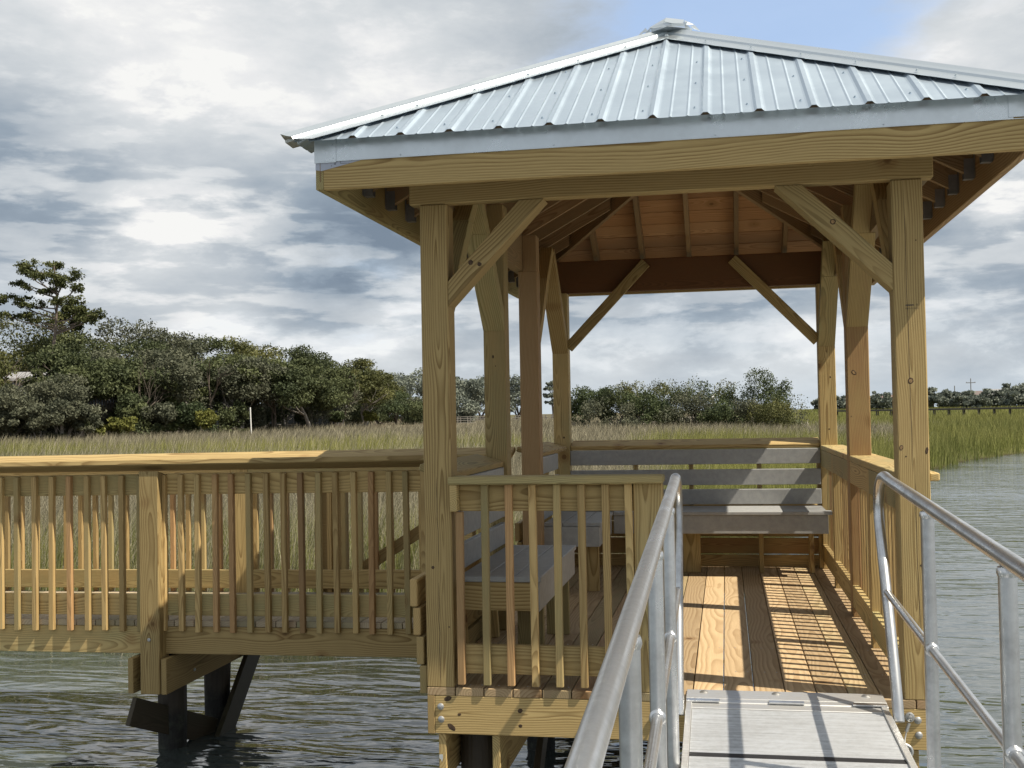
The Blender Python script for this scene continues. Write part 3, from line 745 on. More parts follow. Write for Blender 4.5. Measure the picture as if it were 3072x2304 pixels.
FB_ = [-4.302, -4.173, -4.036, -3.90, -3.772, -3.644, -3.516, -3.38, -3.246, -3.115, -2.98, -2.845, -2.714, -2.586, -2.448, -2.145, -2.023, -1.892, -1.765, -1.64, -1.542, -1.427, -1.295, -1.172, -1.05, -.93, -.81, -.69, -.57, -.45, -.33, -4.43, -4.56, -4.69]
def pickets(lst, y, parent, reds):
    for k, x in enumerate(lst):
        t_ = random.uniform(-.004, .004); zz = zb(x)+random.uniform(-.004, .004)
        o = MB(); r3 = random.random()
        if r3 > .62 and not reds: r3 *= .6
        sd_ = (random.random(), random.random(), r3)
        o.board((x+.019+t_, y, -.052+zz), (x+.019-t_, y, .999+zb(x)), .036, .036, X3, .003, sd_); o.build('baluster', PINE_RED, parent)
pickets(NB, YN-.0185, rn, True); pickets(FB_, YF+.0185, rf, True)
for y, px_list, ya in ((YN, [PXN, PXN-2.44], 1.495), (YF, [PXF, PXF-2.44], YF-.04)):
    for p in px_list:
        b = MB(); zt = 1.040
        yb_ = ya+T6
        c = []
        for i in range(8):
            yy = yb_ if i & 2 else ya
            c.append((p+T6 if i & 1 else p, yy, (zt-.010 if (yy == ya) == (y == YN) else zt-.045) if i & 4 else -.457))
        c = [Vector((q[0], q[1], q[2]+zb(p))) for q in c]
        b.hexa(c, Z3, X3, Y3, .005, (random.random(), .45, .85 if y == YF else .3)); b.build('post', PINE, bw)
one('post', PINE, bw, lambda b: sl(b, -.178, -.09, 1.49, 1.588, -.02, 1.03, c0=.005))
for x in (-1.60, -1.50): one('post', PINE_RED, bw, lambda b: sl(b, x, x+.09, YF+.05, YF+.14, -.02, .98, c0=.005, sd=(.3, .2, .7)))
one('rail_cap', PINE, bw, lambda b: tilted_cap(b, (BXL, YN+.075, 1.059+zb(BXL)), (BX1-.0, YN+.075, 1.059), (0, -1, 0), w=.184, rise=.050))
one('rail_cap', PINE, bw, lambda b: tilted_cap(b, (BXL, YF-.075, 1.059+zb(BXL)), (BX1-.0, YF-.075, 1.059), (0, 1, 0)))
one('brace', PINE_RED, bw, lambda b: b.board((-1.42, YF+.09, .10), (-.42, YF+.09, .72), .09, .038, Z3))
bent(bw, (-2.475, -2.235), [(-2.375, 1.92, .098), (-2.31, 2.50, .098)], 1.50, 2.95, -.222+zb(-2.4))
bent(bw, (-4.9, -4.66), [(-4.77, 1.9, .105), (-4.77, 2.5, .105)], 1.50, 2.95, -.222+zb(-4.8))
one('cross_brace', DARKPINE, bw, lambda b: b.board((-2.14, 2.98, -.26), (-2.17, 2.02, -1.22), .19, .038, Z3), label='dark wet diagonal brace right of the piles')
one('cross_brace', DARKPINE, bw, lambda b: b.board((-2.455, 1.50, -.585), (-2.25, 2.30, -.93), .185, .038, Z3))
one('bolt', ZINC, bw, lambda b: [b.lathe(q, n_, [(0, .012), (.006, .012), (.008, .008)], 10) for q, n_ in (((-2.315, 1.495, -.105), (0, -1, 0)), ((-2.197, 1.9, -.27), (1, 0, 0)), ((-2.197, 1.9, -.39), (1, 0, 0)), ((-2.197, 2.6, -.27), (1, 0, 0)))])
# ------------------------------------------------------------------ gangway
gw = thing('gangway', (1.73, -.2, 0), 'aluminium gangway with ribbed deck and tube handrails hinged to the pavilion deck', 'gangway')
GS, GY = .042, .010
def G(x, v, z): return Vector((x+GY*v, -.17-v, z-GS*v))
def gbox(b, xa, xb_, va, vb, za, zb_, c0=.002):
    c = [G(xb_ if i & 1 else xa, vb if i & 2 else va, zb_ if i & 4 else za) for i in range(8)]; b.hexa(c, X3, Y3, Z3, c0)
GL = 9.0
one('hinge_plate', ALUBAR, gw, lambda b: (b.box(1.283, 2.187, -.105, .055, .002, .010, c0=.0015), b.box(1.283, 2.187, -.168, -.105, -.012, .008, c0=.004)))
def knuckle(b):
    for a, c in ((1.285, 1.44), (1.66, 1.82), (2.03, 2.18)):
        b.box(a, c, -.178, -.135, .0085, .016, c0=.002)
one('hinge_knuckle', ALU, gw, knuckle)
for x in (1.364, 1.70, 2.108): one('carriage_bolt', ZINC, gw, lambda b: b.lathe((x, .004, .010), (0, 0, 1), [(0, .020), (.003, .020), (.008, .013), (.010, .003)], 14), True)
def frame(b):
    for a, c in ((1.285, 1.312), (2.152, 2.180)): gbox(b, a, c, .0, GL, -.13, .010)
    gbox(b, 1.312, 2.152, .0, .075, -.02, .004)
one('side_frame', ALUBAR, gw, frame)
def decking(v0, v1, b):
    # extruded plank with low ribs running across
    v = v0; P_ = .0135
    n_ = int((v1-v0)/P_)
    for k in range(n_):
        a = v0+k*P_; z1_ = -.002; h = .0032
        for (s0, z0_), (s1, z2_) in (((0, 0), (.0055, 0)), ((.0055, 0), (.007, h)), ((.007, h), (.012, h)), ((.012, h), (P_, 0))):
            b.poly([G(1.314, a+s0, z1_+z0_), G(1.314, a+s1, z1_+z2_), G(2.150, a+s1, z1_+z2_), G(2.150, a+s0, z1_+z0_)][::-1])
PLANK = metal('ribbed_aluminium', (.66, .675, .69), .48, .65, streak=(.8, 12, 1), spangle=.21, bumpy=.15)
seams = [0.078, .71, 1.44, 2.2, 2.95, 3.7, 4.6, 5.6, 6.6, 7.6, 8.6]
for a, c in zip(seams, seams[1:]): one('deck_panel', PLANK, gw, lambda b: decking(a, c-.05, b))
for c in seams[1:]: one('seam_strip', BLACK, gw, lambda b: gbox(b, 1.313, 2.151, c-.05, c, -.012, -.001, .001))  # black strip laid in the gap between deck panels
def bez(p, n_=10):
    """Catmull-Rom through points"""
    p = [Vector(q) for q in p]; p = [p[0]*2-p[1]]+p+[p[-1]*2-p[-2]]; out = []
    for i in range(1, len(p)-2):
        for k in range(n_):
            t = k/n_; a, b_, c, d = p[i-1:i+3]
            out.append(.5*((2*b_)+(c-a)*t+(2*a-5*b_+4*c-d)*t*t+(3*b_-a-3*c+d)*t**3))
    return out+[p[-2]]
for side, xs_, vs in (('l', 1.256, (.83, 1.87, 2.95, 4.1, 5.3, 6.5, 7.7)), ('r', 2.208, (.95, 2.10, 3.25, 4.4, 5.55, 6.7, 7.85))):
    def R(y, z): return Vector((xs_-GY*(y+.17), y, z))
    zr = lambda y: 1.036+.042*y
    pts = [R(-.17-GL+.2, zr(-.17-GL+.2)), R(-6, zr(-6)), R(-3, zr(-3)), R(-1.2, zr(-1.2)), R(-.35, zr(-.35))]
    k_ = [R(y, zr(y)) for y in (-8.97, -6, -4, -3, -2, -1.2, -.5, -.25)]
    loop = bez([R(-.25, zr(-.25)), R(-.06, zr(-.06)+.002), R(.06, 1.005), R(.135, .93), R(.145, .84), R(.075, .70), R(-.01, .56), R(-.12, .37), R(-.25, .12), R(-.31, -.02)], 8)
    hr = one('handrail', ALU, gw, lambda b: b.tube(k_[:-1]+loop, .0245, 20), True, label='left tube handrail' if side == 'l' else 'right tube handrail')
    for v in vs:
        p0 = R(-.17-v, 0); b = MB()
        b.tube([p0+Vector((0, 0, -GS*v-.10)), p0+Vector((0, 0, 1.036+.042*p0.y-.02))], .0245, 20); po = b.build('rail_post', ALU, gw, True)
        w_ = MB(); jz = .505+.035*p0.y
        for q, rad in ((p0+Vector((0, -.026, jz)), .026),):
            ring = [(-.012, .020), (-.006, .025), (.0, .0265), (.006, .0235), (.012, .018)]
            w_.lathe(q+Vector((0, .0, 0)), (0, 1, .04), ring, 14)
        w_.build('weld', WELD, po, True); w_ = MB()
        ring = [(-.014, .0255), (-.005, .0285), (.004, .0275), (.01, .0255)]
        w_.lathe(p0+Vector((0, 0, 1.036+.042*p0.y-.032)), (0, 0, 1), ring, 16)
        w_.build('weld', WELD, po, True)
    ye = [-.02]+[-.17-v for v in vs]
    for a, c in zip(ye, ye[1:]):
        pa = R(a-.02, .505+.035*a); pc = R(c+.02, .505+.035*c)
        one('mid_rail', ALU, gw, lambda b: b.tube([pa, pa.lerp(pc, .5), pc], .0165, 14), True)
# cable tether between rim and gangway, right side
ct = thing('cable_tether', (2.30, 0, -.08), 'short steel cable with eyelet and shackle bolted to the rim board right of the gangway', 'cable')
one('eye_bolt', ZINC, ct, lambda b: (b.lathe((2.298, -.001, -.075), (0, -1, 0), [(0, .022), (.006, .022), (.016, .022), (.018, .019), (.0185, .012), (.014, .0118)], 18), b.lathe((2.298, -.015, -.075), (0, -1, 0), [(0, .011), (.008, .011), (.010, .007)], 6)), True)
one('ferrule', ZINC, ct, lambda b: b.tube([(2.292, -.03, -.098), (2.277, -.036, -.135)], .0085, 10), True)
one('cable', ZINC, ct, lambda b: b.tube([(2.279, -.036, -.13), (2.268, -.05, -.17), (2.262, -.09, -.20)], .0035, 8), True)
def shack(b):
    b.tube(bez([(2.262, -.10, -.175), (2.285, -.10, -.19), (2.290, -.10, -.215), (2.272, -.10, -.235), (2.245, -.10, -.225)], 6), .008, 10)
one('shackle', ZINC, ct, shack, True)
tt = thing('cable_tether', (1.17, 0, -.08), 'short steel cable fixed to the rim board, half hidden behind the left handrail posts', 'cable')
one('eye_bolt', ZINC, tt, lambda b: b.lathe((1.155, -.001, -.085), (0, -1, 0), [(0, .022), (.014, .022), (.018, .017), (.0185, .008)], 18), True)
one('cable', ZINC, tt, lambda b: b.tube([(1.16, -.02, -.10), (1.175, -.04, -.15), (1.20, -.09, -.21)], .0045, 8), True)

# ------------------------------------------------------------------ land and water
WZ = -.93
EDGE = [(-400, -60), (-60, 2), (-12, 4.4), (-4, 5.8), (0, 8.2), (2.2, 14), (4.2, 21), (6.4, 29), (8.6, 36.5), (11.5, 44), (15.2, 51), (22, 60), (40, 82), (90, 130), (400, 330)]
EX = np.array([p[0] for p in EDGE], float); EY = np.array([p[1] for p in EDGE], float)
def fbm(x, y, s, seed=0, oct_=4):
    """cheap value noise for arrays"""
    tot = np.zeros_like(x, dtype=float); amp = 1; nrm_ = 0
    for o in range(oct_):
        xs, ys_ = x*s+seed*17.3+o*5.1, y*s+seed*7.7+o*9.2
        xi, yi = np.floor(xs), np.floor(ys_); xf, yf = xs-xi, ys_-yi
        u, v = xf*xf*(3-2*xf), yf*yf*(3-2*yf)
        def h(a, b): 
            q = np.sin(a*127.1+b*311.7+o*13.7+seed*3.1)*43758.5453; return q-np.floor(q)
        tot += amp*((h(xi, yi)*(1-u)+h(xi+1, yi)*u)*(1-v)+(h(xi, yi+1)*(1-u)+h(xi+1, yi+1)*u)*v)
        nrm_ += amp; amp *= .5; s = s*2.03
    return tot/nrm_
def inland(x, y):      # metres from the waterline, positive on land
    e = np.interp(x, EX, EY)+(fbm(x, y, .35, 3)-.5)*2.2
    sl_ = np.clip(np.abs(np.gradient(np.interp(EX, EX, EY), EX)).mean(), 1, 2)
    return (y-e)*np.where(x > 1, .42, .9)
def ground_z(x, y):
    d = inland(x, y); dist = np.hypot(x-CAM.x, y-CAM.y)
    z = np.where(d < 0, WZ-.12+d*.18, WZ-.03+.13*np.minimum(d, 1.2)+.22*np.clip(d/12, 0, 1))
    z = np.maximum(z, -3)
    hi = np.clip((dist-45)/75, 0, 1)
    br = np.degrees(np.arctan2(x-CAM.x, y-CAM.y))
    z = z+np.where(d > 0, hi*.48*(1/(1+np.exp((br-1)/1.2))), 0)
    wood_ = np.clip((dist-105)/25, 0, 1)*np.clip((-12.5-br)/3, 0, 1)
    return z+wood_*.35+np.clip((dist-235)/60, 0, 1)*1.1*(d > 0)*(br > -3)
def marsh_tint(x, y):
    """0 green .. 1 dead grey brown, second value: yellowness"""
    dist = np.hypot(x-CAM.x, y-CAM.y); br = np.degrees(np.arctan2(x-CAM.x, y-CAM.y)); n = fbm(x, y, .09, 5)-.5; n2 = fbm(x, y, .5, 8)-.5; d = inland(x, y)
    ld = np.log(dist)+n*.35+n2*.12
    def band(lo, hi, s=.06): return 1/(1+np.exp(-(ld-math.log(lo))/s))/(1+np.exp((ld-math.log(hi))/s))
    left = 1/(1+np.exp((br+9)/1.0)); mid = (1-left)/(1+np.exp((br-2.3)/1.0)); right = 1-left-mid
    g = np.zeros_like(x)
    g += left*(.28+.75*band(15, 46)+.75*band(62, 400)-.15*band(46, 62))
    g += mid*(.12+.75*band(62, 400))+mid*.75/(1+np.exp((br+4.0-n*6)/.6))
    g += right*(.05+.95*band(55, 92)/(1+np.exp((br-8.6+n*3)/.35)))
    g = np.clip(g+n2*.35, 0, 1)
    yel = np.clip(.45+n*1.2+mid*.25*band(30, 62)+left*.5*band(46, 62), 0, 1)
    return g, yel
# ground sheet on a polar grid, fine near the pier, out to the horizon
def terrain():
    rr_ = np.concatenate([np.linspace(2, 60, 90), np.geomspace(61, 4500, 70)]); aa = np.radians(np.linspace(0, 360, 361)[:-1])
    R_, A_ = np.meshgrid(rr_, aa, indexing='ij'); X_ = CAM.x+R_*np.sin(A_); Y_ = CAM.y+R_*np.cos(A_)
    Z_ = ground_z(X_, Y_)
    n_, m_ = X_.shape; vs = np.stack([X_, Y_, Z_], -1).reshape(-1, 3)
    vs = np.vstack([vs, [[CAM.x, CAM.y, -2.6]]])
    fs = [(i*m_+j, i*m_+(j+1) % m_, (i+1)*m_+(j+1) % m_, (i+1)*m_+j) for i in range(n_-1) for j in range(m_)]
    fs += [(len(vs)-1, (j+1) % m_, j) for j in range(m_)]
    me = bpy.data.meshes.new('ground'); me.from_pydata(vs.tolist(), [], fs); me.update()
    g, yel = marsh_tint(vs[:, 0], vs[:, 1])
    a = me.attributes.new('tint', 'FLOAT_VECTOR', 'POINT'); a.data.foreach_set('vector', np.stack([g, yel, inland(vs[:, 0], vs[:, 1])], -1).astype(np.float32).ravel())
    o = bpy.data.objects.new('ground', me); COL.objects.link(o); me.polygons.foreach_set('use_smooth', [True]*len(me.polygons))
    mt, N, p = newmat('marsh_mud_and_stubble')
    T_ = N.n('ShaderNodeAttribute', attribute_name='tint').outputs['Vector']; gx, yx, dx = N.sep(T_)
    O = N.n('ShaderNodeTexCoord').outputs['Object']; a_, _ = N.noise(O, .6, 6, .65); b_, _ = N.noise(O, .06, 4, .6)
    c = N.mix(gx, N.mix(yx, (.085, .095, .03), (.14, .13, .04)), (.125, .10, .065))
    c = N.mix(N.mapr(a_, .35, .7), c, N.mix(.5, c, (.04, .035, .02)))
    c = N.mix(N.mapr(dx, .1, .8, 1, 0), c, (.035, .028, .018))
    N.put(p.inputs['Base Color'], c); p.inputs['Roughness'].default_value = .95; p.inputs['Specular IOR Level'].default_value = .1
    me.materials.append(mt); tag(o, None, None, kind='structure')
terrain()
def water():
    me = bpy.data.meshes.new('water'); r = 4200; me.from_pydata([(-r, -r, WZ), (r, -r, WZ), (r, r, WZ), (-r, r, WZ)], [], [(0, 1, 2, 3)]); me.update()
    o = bpy.data.objects.new('water', me); COL.objects.link(o); tag(o, None, None, kind='structure')
    mt, N, p = newmat('tidal_water')
    O = N.n('ShaderNodeTexCoord').outputs['Object']
    def rot(v, a, sx, sy):
        mp = N.n('ShaderNodeMapping'); N.put(mp.inputs[0], v); mp.inputs['Rotation'].default_value = (0, 0, a); mp.inputs['Scale'].default_value = (sx, sy, 1); return mp.outputs[0]
    w1, _ = N.noise(rot(O, .25, .9, 2.6), 1.0, 2, .5, .8)
    w2, _ = N.noise(rot(O, -.2, 2.4, 7.0), 1.0, 2, .5, 1.0)
    w3, _ = N.noise(rot(O, .1, 9, 17), 1.0, 2, .5, .3)
    calm, _ = N.noise(rot(O, .15, .10, .22), 1.0, 3, .5)
    amp = N.mapr(calm, .32, .68, .35, 1.25)
    h = N.math('MULTIPLY', N.math('ADD', N.math('MULTIPLY', w1, .80), N.math('ADD', N.math('MULTIPLY', w2, .22), N.math('MULTIPLY', w3, .018))), amp)
    b = N.n('ShaderNodeBump'); b.inputs['Strength'].default_value = 1.0; b.inputs['Distance'].default_value = .080; N.put(b.inputs['Height'], h)
    N.t.links.new(b.outputs[0], p.inputs['Normal'])
    N.put(p.inputs['Base Color'], (.052, .064, .060)); p.inputs['Roughness'].default_value = .035; p.inputs['IOR'].default_value = 2.3
    me.materials.append(mt)
water()
def grass():
    n = 400000
    br = np.radians(RNG.uniform(-44, 26, n)); lr = RNG.uniform(np.log(9.5), np.log(330), n); dist = np.exp(lr)
    x = CAM.x+dist*np.sin(br); y = CAM.y+dist*np.cos(br); d = inland(x, y)
    keep = d > .05; keep &= ~((dist > 118) & (np.degrees(br) < -12.5))
    x, y, d, dist = x[keep], y[keep], d[keep], dist[keep]; n = len(x)
    g, yel = marsh_tint(x, y); z = ground_z(x, y)
    cl = fbm(x, y, .22, 12)
    h = (.62+.5*RNG.random(n))*(.78+.5*cl)*np.where(g > .5, .92, 1.12)*np.clip(.55+d/2.2, .55, 1)
    h = np.where(dist > 150, h*.8, h)
    w = np.maximum(.0075, dist*.00042)*(.7+.6*RNG.random(n))
    az = RNG.uniform(0, 2*np.pi, n); lean = h*RNG.uniform(.03, .5, n)*np.where(g > .5, 1.5, 1); la = RNG.normal(.6, 1.2, n)
    base = np.stack([x, y, z-.05], -1); sx = np.stack([np.cos(az), np.sin(az), np.zeros(n)], -1)*w[:, None]*.5
    ln = np.stack([np.cos(la), np.sin(la), np.zeros(n)], -1)*lean[:, None]; up = np.array([[0, 0, 1.]])*h[:, None]
    v = np.empty((n, 5, 3)); v[:, 0] = base-sx; v[:, 1] = base+sx; v[:, 2] = base+sx*.75+ln*.28+up*.55; v[:, 3] = base-sx*.75+ln*.28+up*.55; v[:, 4] = base+ln+up
    me = bpy.data.meshes.new('marsh_grass'); me.vertices.add(n*5); me.vertices.foreach_set('co', v.astype(np.float32).ravel())
    idx = np.arange(n)[:, None]*5; loops = np.concatenate([idx+np.array([[0, 1, 2, 3]]), idx+np.array([[3, 2, 4]])], 1).ravel()
    me.loops.add(n*7); me.loops.foreach_set('vertex_index', loops.astype(np.int32))
    me.polygons.add(n*2); st = (np.arange(n)[:, None]*7+np.array([[0, 4]])).ravel(); me.polygons.foreach_set('loop_start', st.astype(np.int32))
    me.update(calc_edges=True); me.validate()
    t = np.repeat(np.stack([g, yel, RNG.random(n)], -1)[:, None, :], 5, 1); hh = np.tile(np.array([0, 0, .55, .55, 1.]), (n, 1))
    t[:, :, 1] = yel[:, None]; a = me.attributes.new('tint', 'FLOAT_VECTOR', 'POINT'); a.data.foreach_set('vector', t.astype(np.float32).ravel())
    a = me.attributes.new('up', 'FLOAT', 'POINT'); a.data.foreach_set('value', hh.astype(np.float32).ravel())
    o = bpy.data.objects.new('marsh_grass', me); COL.objects.link(o)
    tag(o, 'marsh grass in green and dead grey brown stands', None, kind='stuff'); o['category'] = 'marsh grass'
    mt, N, p = newmat('cordgrass')
    T_ = N.n('ShaderNodeAttribute', attribute_name='tint').outputs['Vector']; gx, yx, rx = N.sep(T_); ux = N.n('ShaderNodeAttribute', attribute_name='up').outputs['Fac']
    green = N.mix(yx, (.105, .130, .038), (.255, .265, .070)); green = N.mix(N.mapr(ux, .2, 1, 0, .40), green, (.30, .265, .10))
    dead = N.mix(rx, (.160, .145, .098), (.335, .305, .215))
    c = N.mix(N.math('GREATER_THAN', N.math('ADD', gx, N.math('MULTIPLY', N.math('SUBTRACT', rx, .5), .7)), .5), green, dead)
    c = N.mix(1, c, N.comb(*[N.math('ADD', .72, N.math('MULTIPLY', rx, .5))]*3), 'MULTIPLY')
    N.put(p.inputs['Base Color'], c); p.inputs['Roughness'].default_value = .7; p.inputs['Specular IOR Level'].default_value = .2
    tr = N.n('ShaderNodeBsdfTranslucent'); N.put(tr.inputs[0], c); mx = N.n('ShaderNodeMixShader'); mx.inputs[0].default_value = .25
    N.t.links.new(p.outputs[0], mx.inputs[1]); N.t.links.new(tr.outputs[0], mx.inputs[2])
    out = [q for q in N.t.nodes if q.type == 'OUTPUT_MATERIAL'][0]; N.t.links.new(mx.outputs[0], out.inputs[0])
    me.materials.append(mt)
grass()
# ------------------------------------------------------------------ trees
def leafmat(name, dark, light, transl=.2):
    mt, N, p = newmat(name); T_ = N.n('ShaderNodeAttribute', attribute_name='tint').outputs['Fac']
    c = N.ramp(T_, [(0, dark), (.55, tuple((a+b)/2 for a, b in zip(dark, light))), (1, light)])
    N.put(p.inputs['Base Color'], c); p.inputs['Roughness'].default_value = .65; p.inputs['Specular IOR Level'].default_value = .25
    tr = N.n('ShaderNodeBsdfTranslucent'); N.put(tr.inputs[0], c); mx = N.n('ShaderNodeMixShader'); mx.inputs[0].default_value = transl
    N.t.links.new(p.outputs[0], mx.inputs[1]); N.t.links.new(tr.outputs[0], mx.inputs[2])
    out = [q for q in N.t.nodes if q.type == 'OUTPUT_MATERIAL'][0]; N.t.links.new(mx.outputs[0], out.inputs[0]); return mt
LM = {'oak': leafmat('oak_leaves', (.042, .056, .026), (.125, .142, .060)), 'olive': leafmat('olive_oak_leaves', (.055, .064, .022), (.175, .175, .062)),  # olive: a yellower, paler oak leaf colour
      'grey': leafmat('mossy_grey_leaves', (.062, .070, .045), (.150, .155, .100)), 'cedar': leafmat('cedar_leaves', (.036, .052, .024), (.105, .130, .055)),
      'pine': leafmat('pine_needles', (.032, .044, .014), (.115, .125, .042)), 'lime': leafmat('shrub_leaves', (.075, .085, .018), (.20, .20, .05)),
      'far': leafmat('hazy_distant_leaves', (.11, .13, .115), (.21, .23, .18))}  # distance haze put into the far leaf colour, paler and greyer
BARK = plain('bark', (.13, .105, .085), .9, .35, 3); BARKG = plain('grey_bark', (.235, .215, .19), .9, .3, 3); DEADW = plain('bleached_wood', (.46, .43, .385), .85, .25, 3)
def leaves(cen, rad, count, size, seed, flat=.6, shell=.55):
    """cen: clump centres (k,3), rad: clump radii -> quads of small leaves"""
    g = np.random.default_rng(seed); k = len(cen); wts = rad**2; wts = wts/wts.sum()
    ci = g.choice(k, count, p=wts); d = g.normal(size=(count, 3)); d /= np.linalg.norm(d, axis=1)[:, None]
    r = rad[ci]*(shell+(1-shell)*g.random(count))*(.75+.5*g.random(count)); d[:, 2] *= flat
    c = cen[ci]+d*r[:, None]
    a = g.normal(size=(count, 3)); a /= np.linalg.norm(a, axis=1)[:, None]; b = np.cross(a, g.normal(size=(count, 3))); b /= np.linalg.norm(b, axis=1)[:, None]
    s = size*(.6+.8*g.random(count))[:, None]; a = a*s; b = b*s*.6
    v = np.stack([c-a, c-b*.9, c+a, c+b], 1)
    tint = np.clip(.36+.18*g.random(count)+.75*(g.random(k)[ci]-.45), 0, 1)
    return v, tint
def leafmesh(name, parts, mat, parent):
    v = np.concatenate([p[0] for p in parts]); t = np.concatenate([p[1] for p in parts]); n = len(v)
    me = bpy.data.meshes.new(name); me.vertices.add(n*4); me.vertices.foreach_set('co', v.astype(np.float32).ravel())
    me.loops.add(n*4); me.loops.foreach_set('vertex_index', np.arange(n*4, dtype=np.int32)); me.polygons.add(n); me.polygons.foreach_set('loop_start', (np.arange(n)*4).astype(np.int32))
    me.update(calc_edges=True)
    a = me.attributes.new('tint', 'FLOAT', 'POINT'); a.data.foreach_set('value', np.repeat(t, 4).astype(np.float32)); me.materials.append(mat)
    o = bpy.data.objects.new(name, me); COL.objects.link(o); o.parent = parent; return o
RMIN = [0.0]
def limbs(b, p, d, L, r, depth, rnd, tips, spread=.7, up=.15, seg=3):
    pts = [p]; rr_ = [r]; q = p.copy(); dd = d.copy()
    for k in range(seg):
        dd = (dd+Vector((rnd.uniform(-.28, .28), rnd.uniform(-.28, .28), rnd.uniform(-.16, .2)+up*.3))).normalized(); q = q+dd*(L/seg); pts.append(q.copy()); rr_.append(max(RMIN[0], r*(1-.42*(k+1)/seg)))
    b.tube(pts, rr_, 6 if r > .05 else 4, False)
    if depth == 0: tips.append(q); return
    tips.append(pts[2])
    for k in range(rnd.choice((2, 3))):
        nd = (dd+Vector((rnd.uniform(-1, 1), rnd.uniform(-1, 1), rnd.uniform(-.5, .75)))*spread).normalized()
        limbs(b, pts[rnd.choice((2, 3))], nd, L*rnd.uniform(.62, .8), rr_[-1]*.78, depth-1, rnd, tips, spread, up, seg)
def tree(name, loc, H, Wd, kind, label, cat='tree', group=None, seed=0, nl=4200, leaf=.17, bark=None, trunk=.28, bare=0.0, base=.28, clumps=34, depth=3, flat=.6, lo=.48):
    rnd = random.Random(seed); g = np.random.default_rng(seed)
    t = thing(name, loc, label, cat, group)
    b = MB(); tips = []; bark = bark or BARK
    forks = 1 if kind in ('pine', 'cedar') else rnd.choice((1, 2, 2, 3)) if cat == 'tree' else 4
    for f in range(forks):
        a = rnd.uniform(0, 6.28); d = Vector((math.cos(a)*.35*(forks > 1), math.sin(a)*.35*(forks > 1), 1)).normalized()
        limbs(b, Vector((math.cos(a)*.1, math.sin(a)*.1, -.3)), d, H*base*1.35, trunk*(1 if forks == 1 else .72), depth, rnd, tips, .85 if Wd > H*.7 else .6)
    tv = np.array([tuple(q) for q in tips])
    sc = np.array([Wd*.46/max(.1, np.abs(tv[:, 0]).max()), Wd*.46/max(.1, np.abs(tv[:, 1]).max()), H*.93/max(.1, tv[:, 2].max())])
    # fit the limb skeleton to the wanted size
    vv = []
    for v in b.v:
        k = min(1, max(0, v[2]/(H*base))) if v[2] > 0 else 0
        vv.append((v[0]*(1+(min(sc[0], 2.2)-1)*k), v[1]*(1+(min(sc[1], 2.2)-1)*k), v[2]*(1 if v[2] < 0 else 1+(sc[2]-1)*min(1, v[2]/H*2))))
    b.v = vv; b.build('trunk', bark, None, True).parent = t
    if bare < 1:
        # clumps: irregular dome built of several lobes
        lob = g.integers(4, 7); lc = np.stack([g.uniform(-.30, .30, lob)*Wd, g.uniform(-.30, .30, lob)*Wd, g.uniform(lo, .80, lob)*H], -1); lc[0] = (0, 0, H*.72)
        ki = g.integers(0, lob, clumps); dd = g.normal(size=(clumps, 3)); dd /= np.linalg.norm(dd, axis=1)[:, None]
        cen = lc[ki]+dd*np.array([Wd*.24, Wd*.24, H*.19]); cen[:, 2] = np.clip(cen[:, 2], H*(base if base < .4 else base*.95), H*.95)
        rad = g.uniform(.05, .17, clumps)*(Wd+H)*.55
        leafmesh('crown', [leaves(cen, rad, int(nl*(1-bare)), leaf, seed+3, flat)], LM[kind], t)
    return t
def pine(name, loc, H, lay, label, seed, nl=5200, leaf=.17, trunk=.24, group=None, kind='pine'):
    """tall pine; lay: (height, sideways offset, sideways radius, vertical radius) of each needle pad"""
    t = thing(name, loc, label, 'tree', group); rnd = random.Random(seed); g = np.random.default_rng(seed)
    b = MB(); top = max(l[0] for l in lay)
    ph = [rnd.uniform(0, 6) for _ in range(2)]
    def tx(z): return Vector((.18*math.sin(z*.45+ph[0]), .15*math.sin(z*.5+ph[1]), z))
    b.tube([tx(-.3+k*(top+.3)/12) for k in range(13)], [trunk*(1-.72*k/12) for k in range(13)], 8, False)
    cen = []; rad = []
    for (z, off, rx, rz) in lay:
        k = max(4, int(rx*8)); 
        side = CR*off
        for i in range(k):
            a = rnd.uniform(0, 6.28); q = math.sqrt(rnd.random()); c = Vector((side.x, side.y, 0))+CR*(math.cos(a)*rx*q)+Vector((0, 1, 0))*(math.sin(a)*rx*.8*q); c.z = z+rnd.uniform(-1, 1)*rz*.7*(1-q*.5)
            cen.append(tuple(c)); rad.append(rnd.uniform(.35, .62)*min(1.3, rz+.35))
        for i in range(max(2, int(rx*1.6))):
            c = Vector(cen[-1-i]); s_ = tx(z-rz-rnd.uniform(.2, 1.0)); m_ = s_.lerp(c, .55)+Vector((0, 0, -.12)); b.tube([s_, m_, c], [.07, .05, .02], 5, False)
    b.build('trunk', BARK, None, True).parent = t
    leafmesh('crown', [leaves(np.array(cen), np.array(rad)*1.05, nl, leaf, seed, .6, .05)], LM[kind], t)
    return t
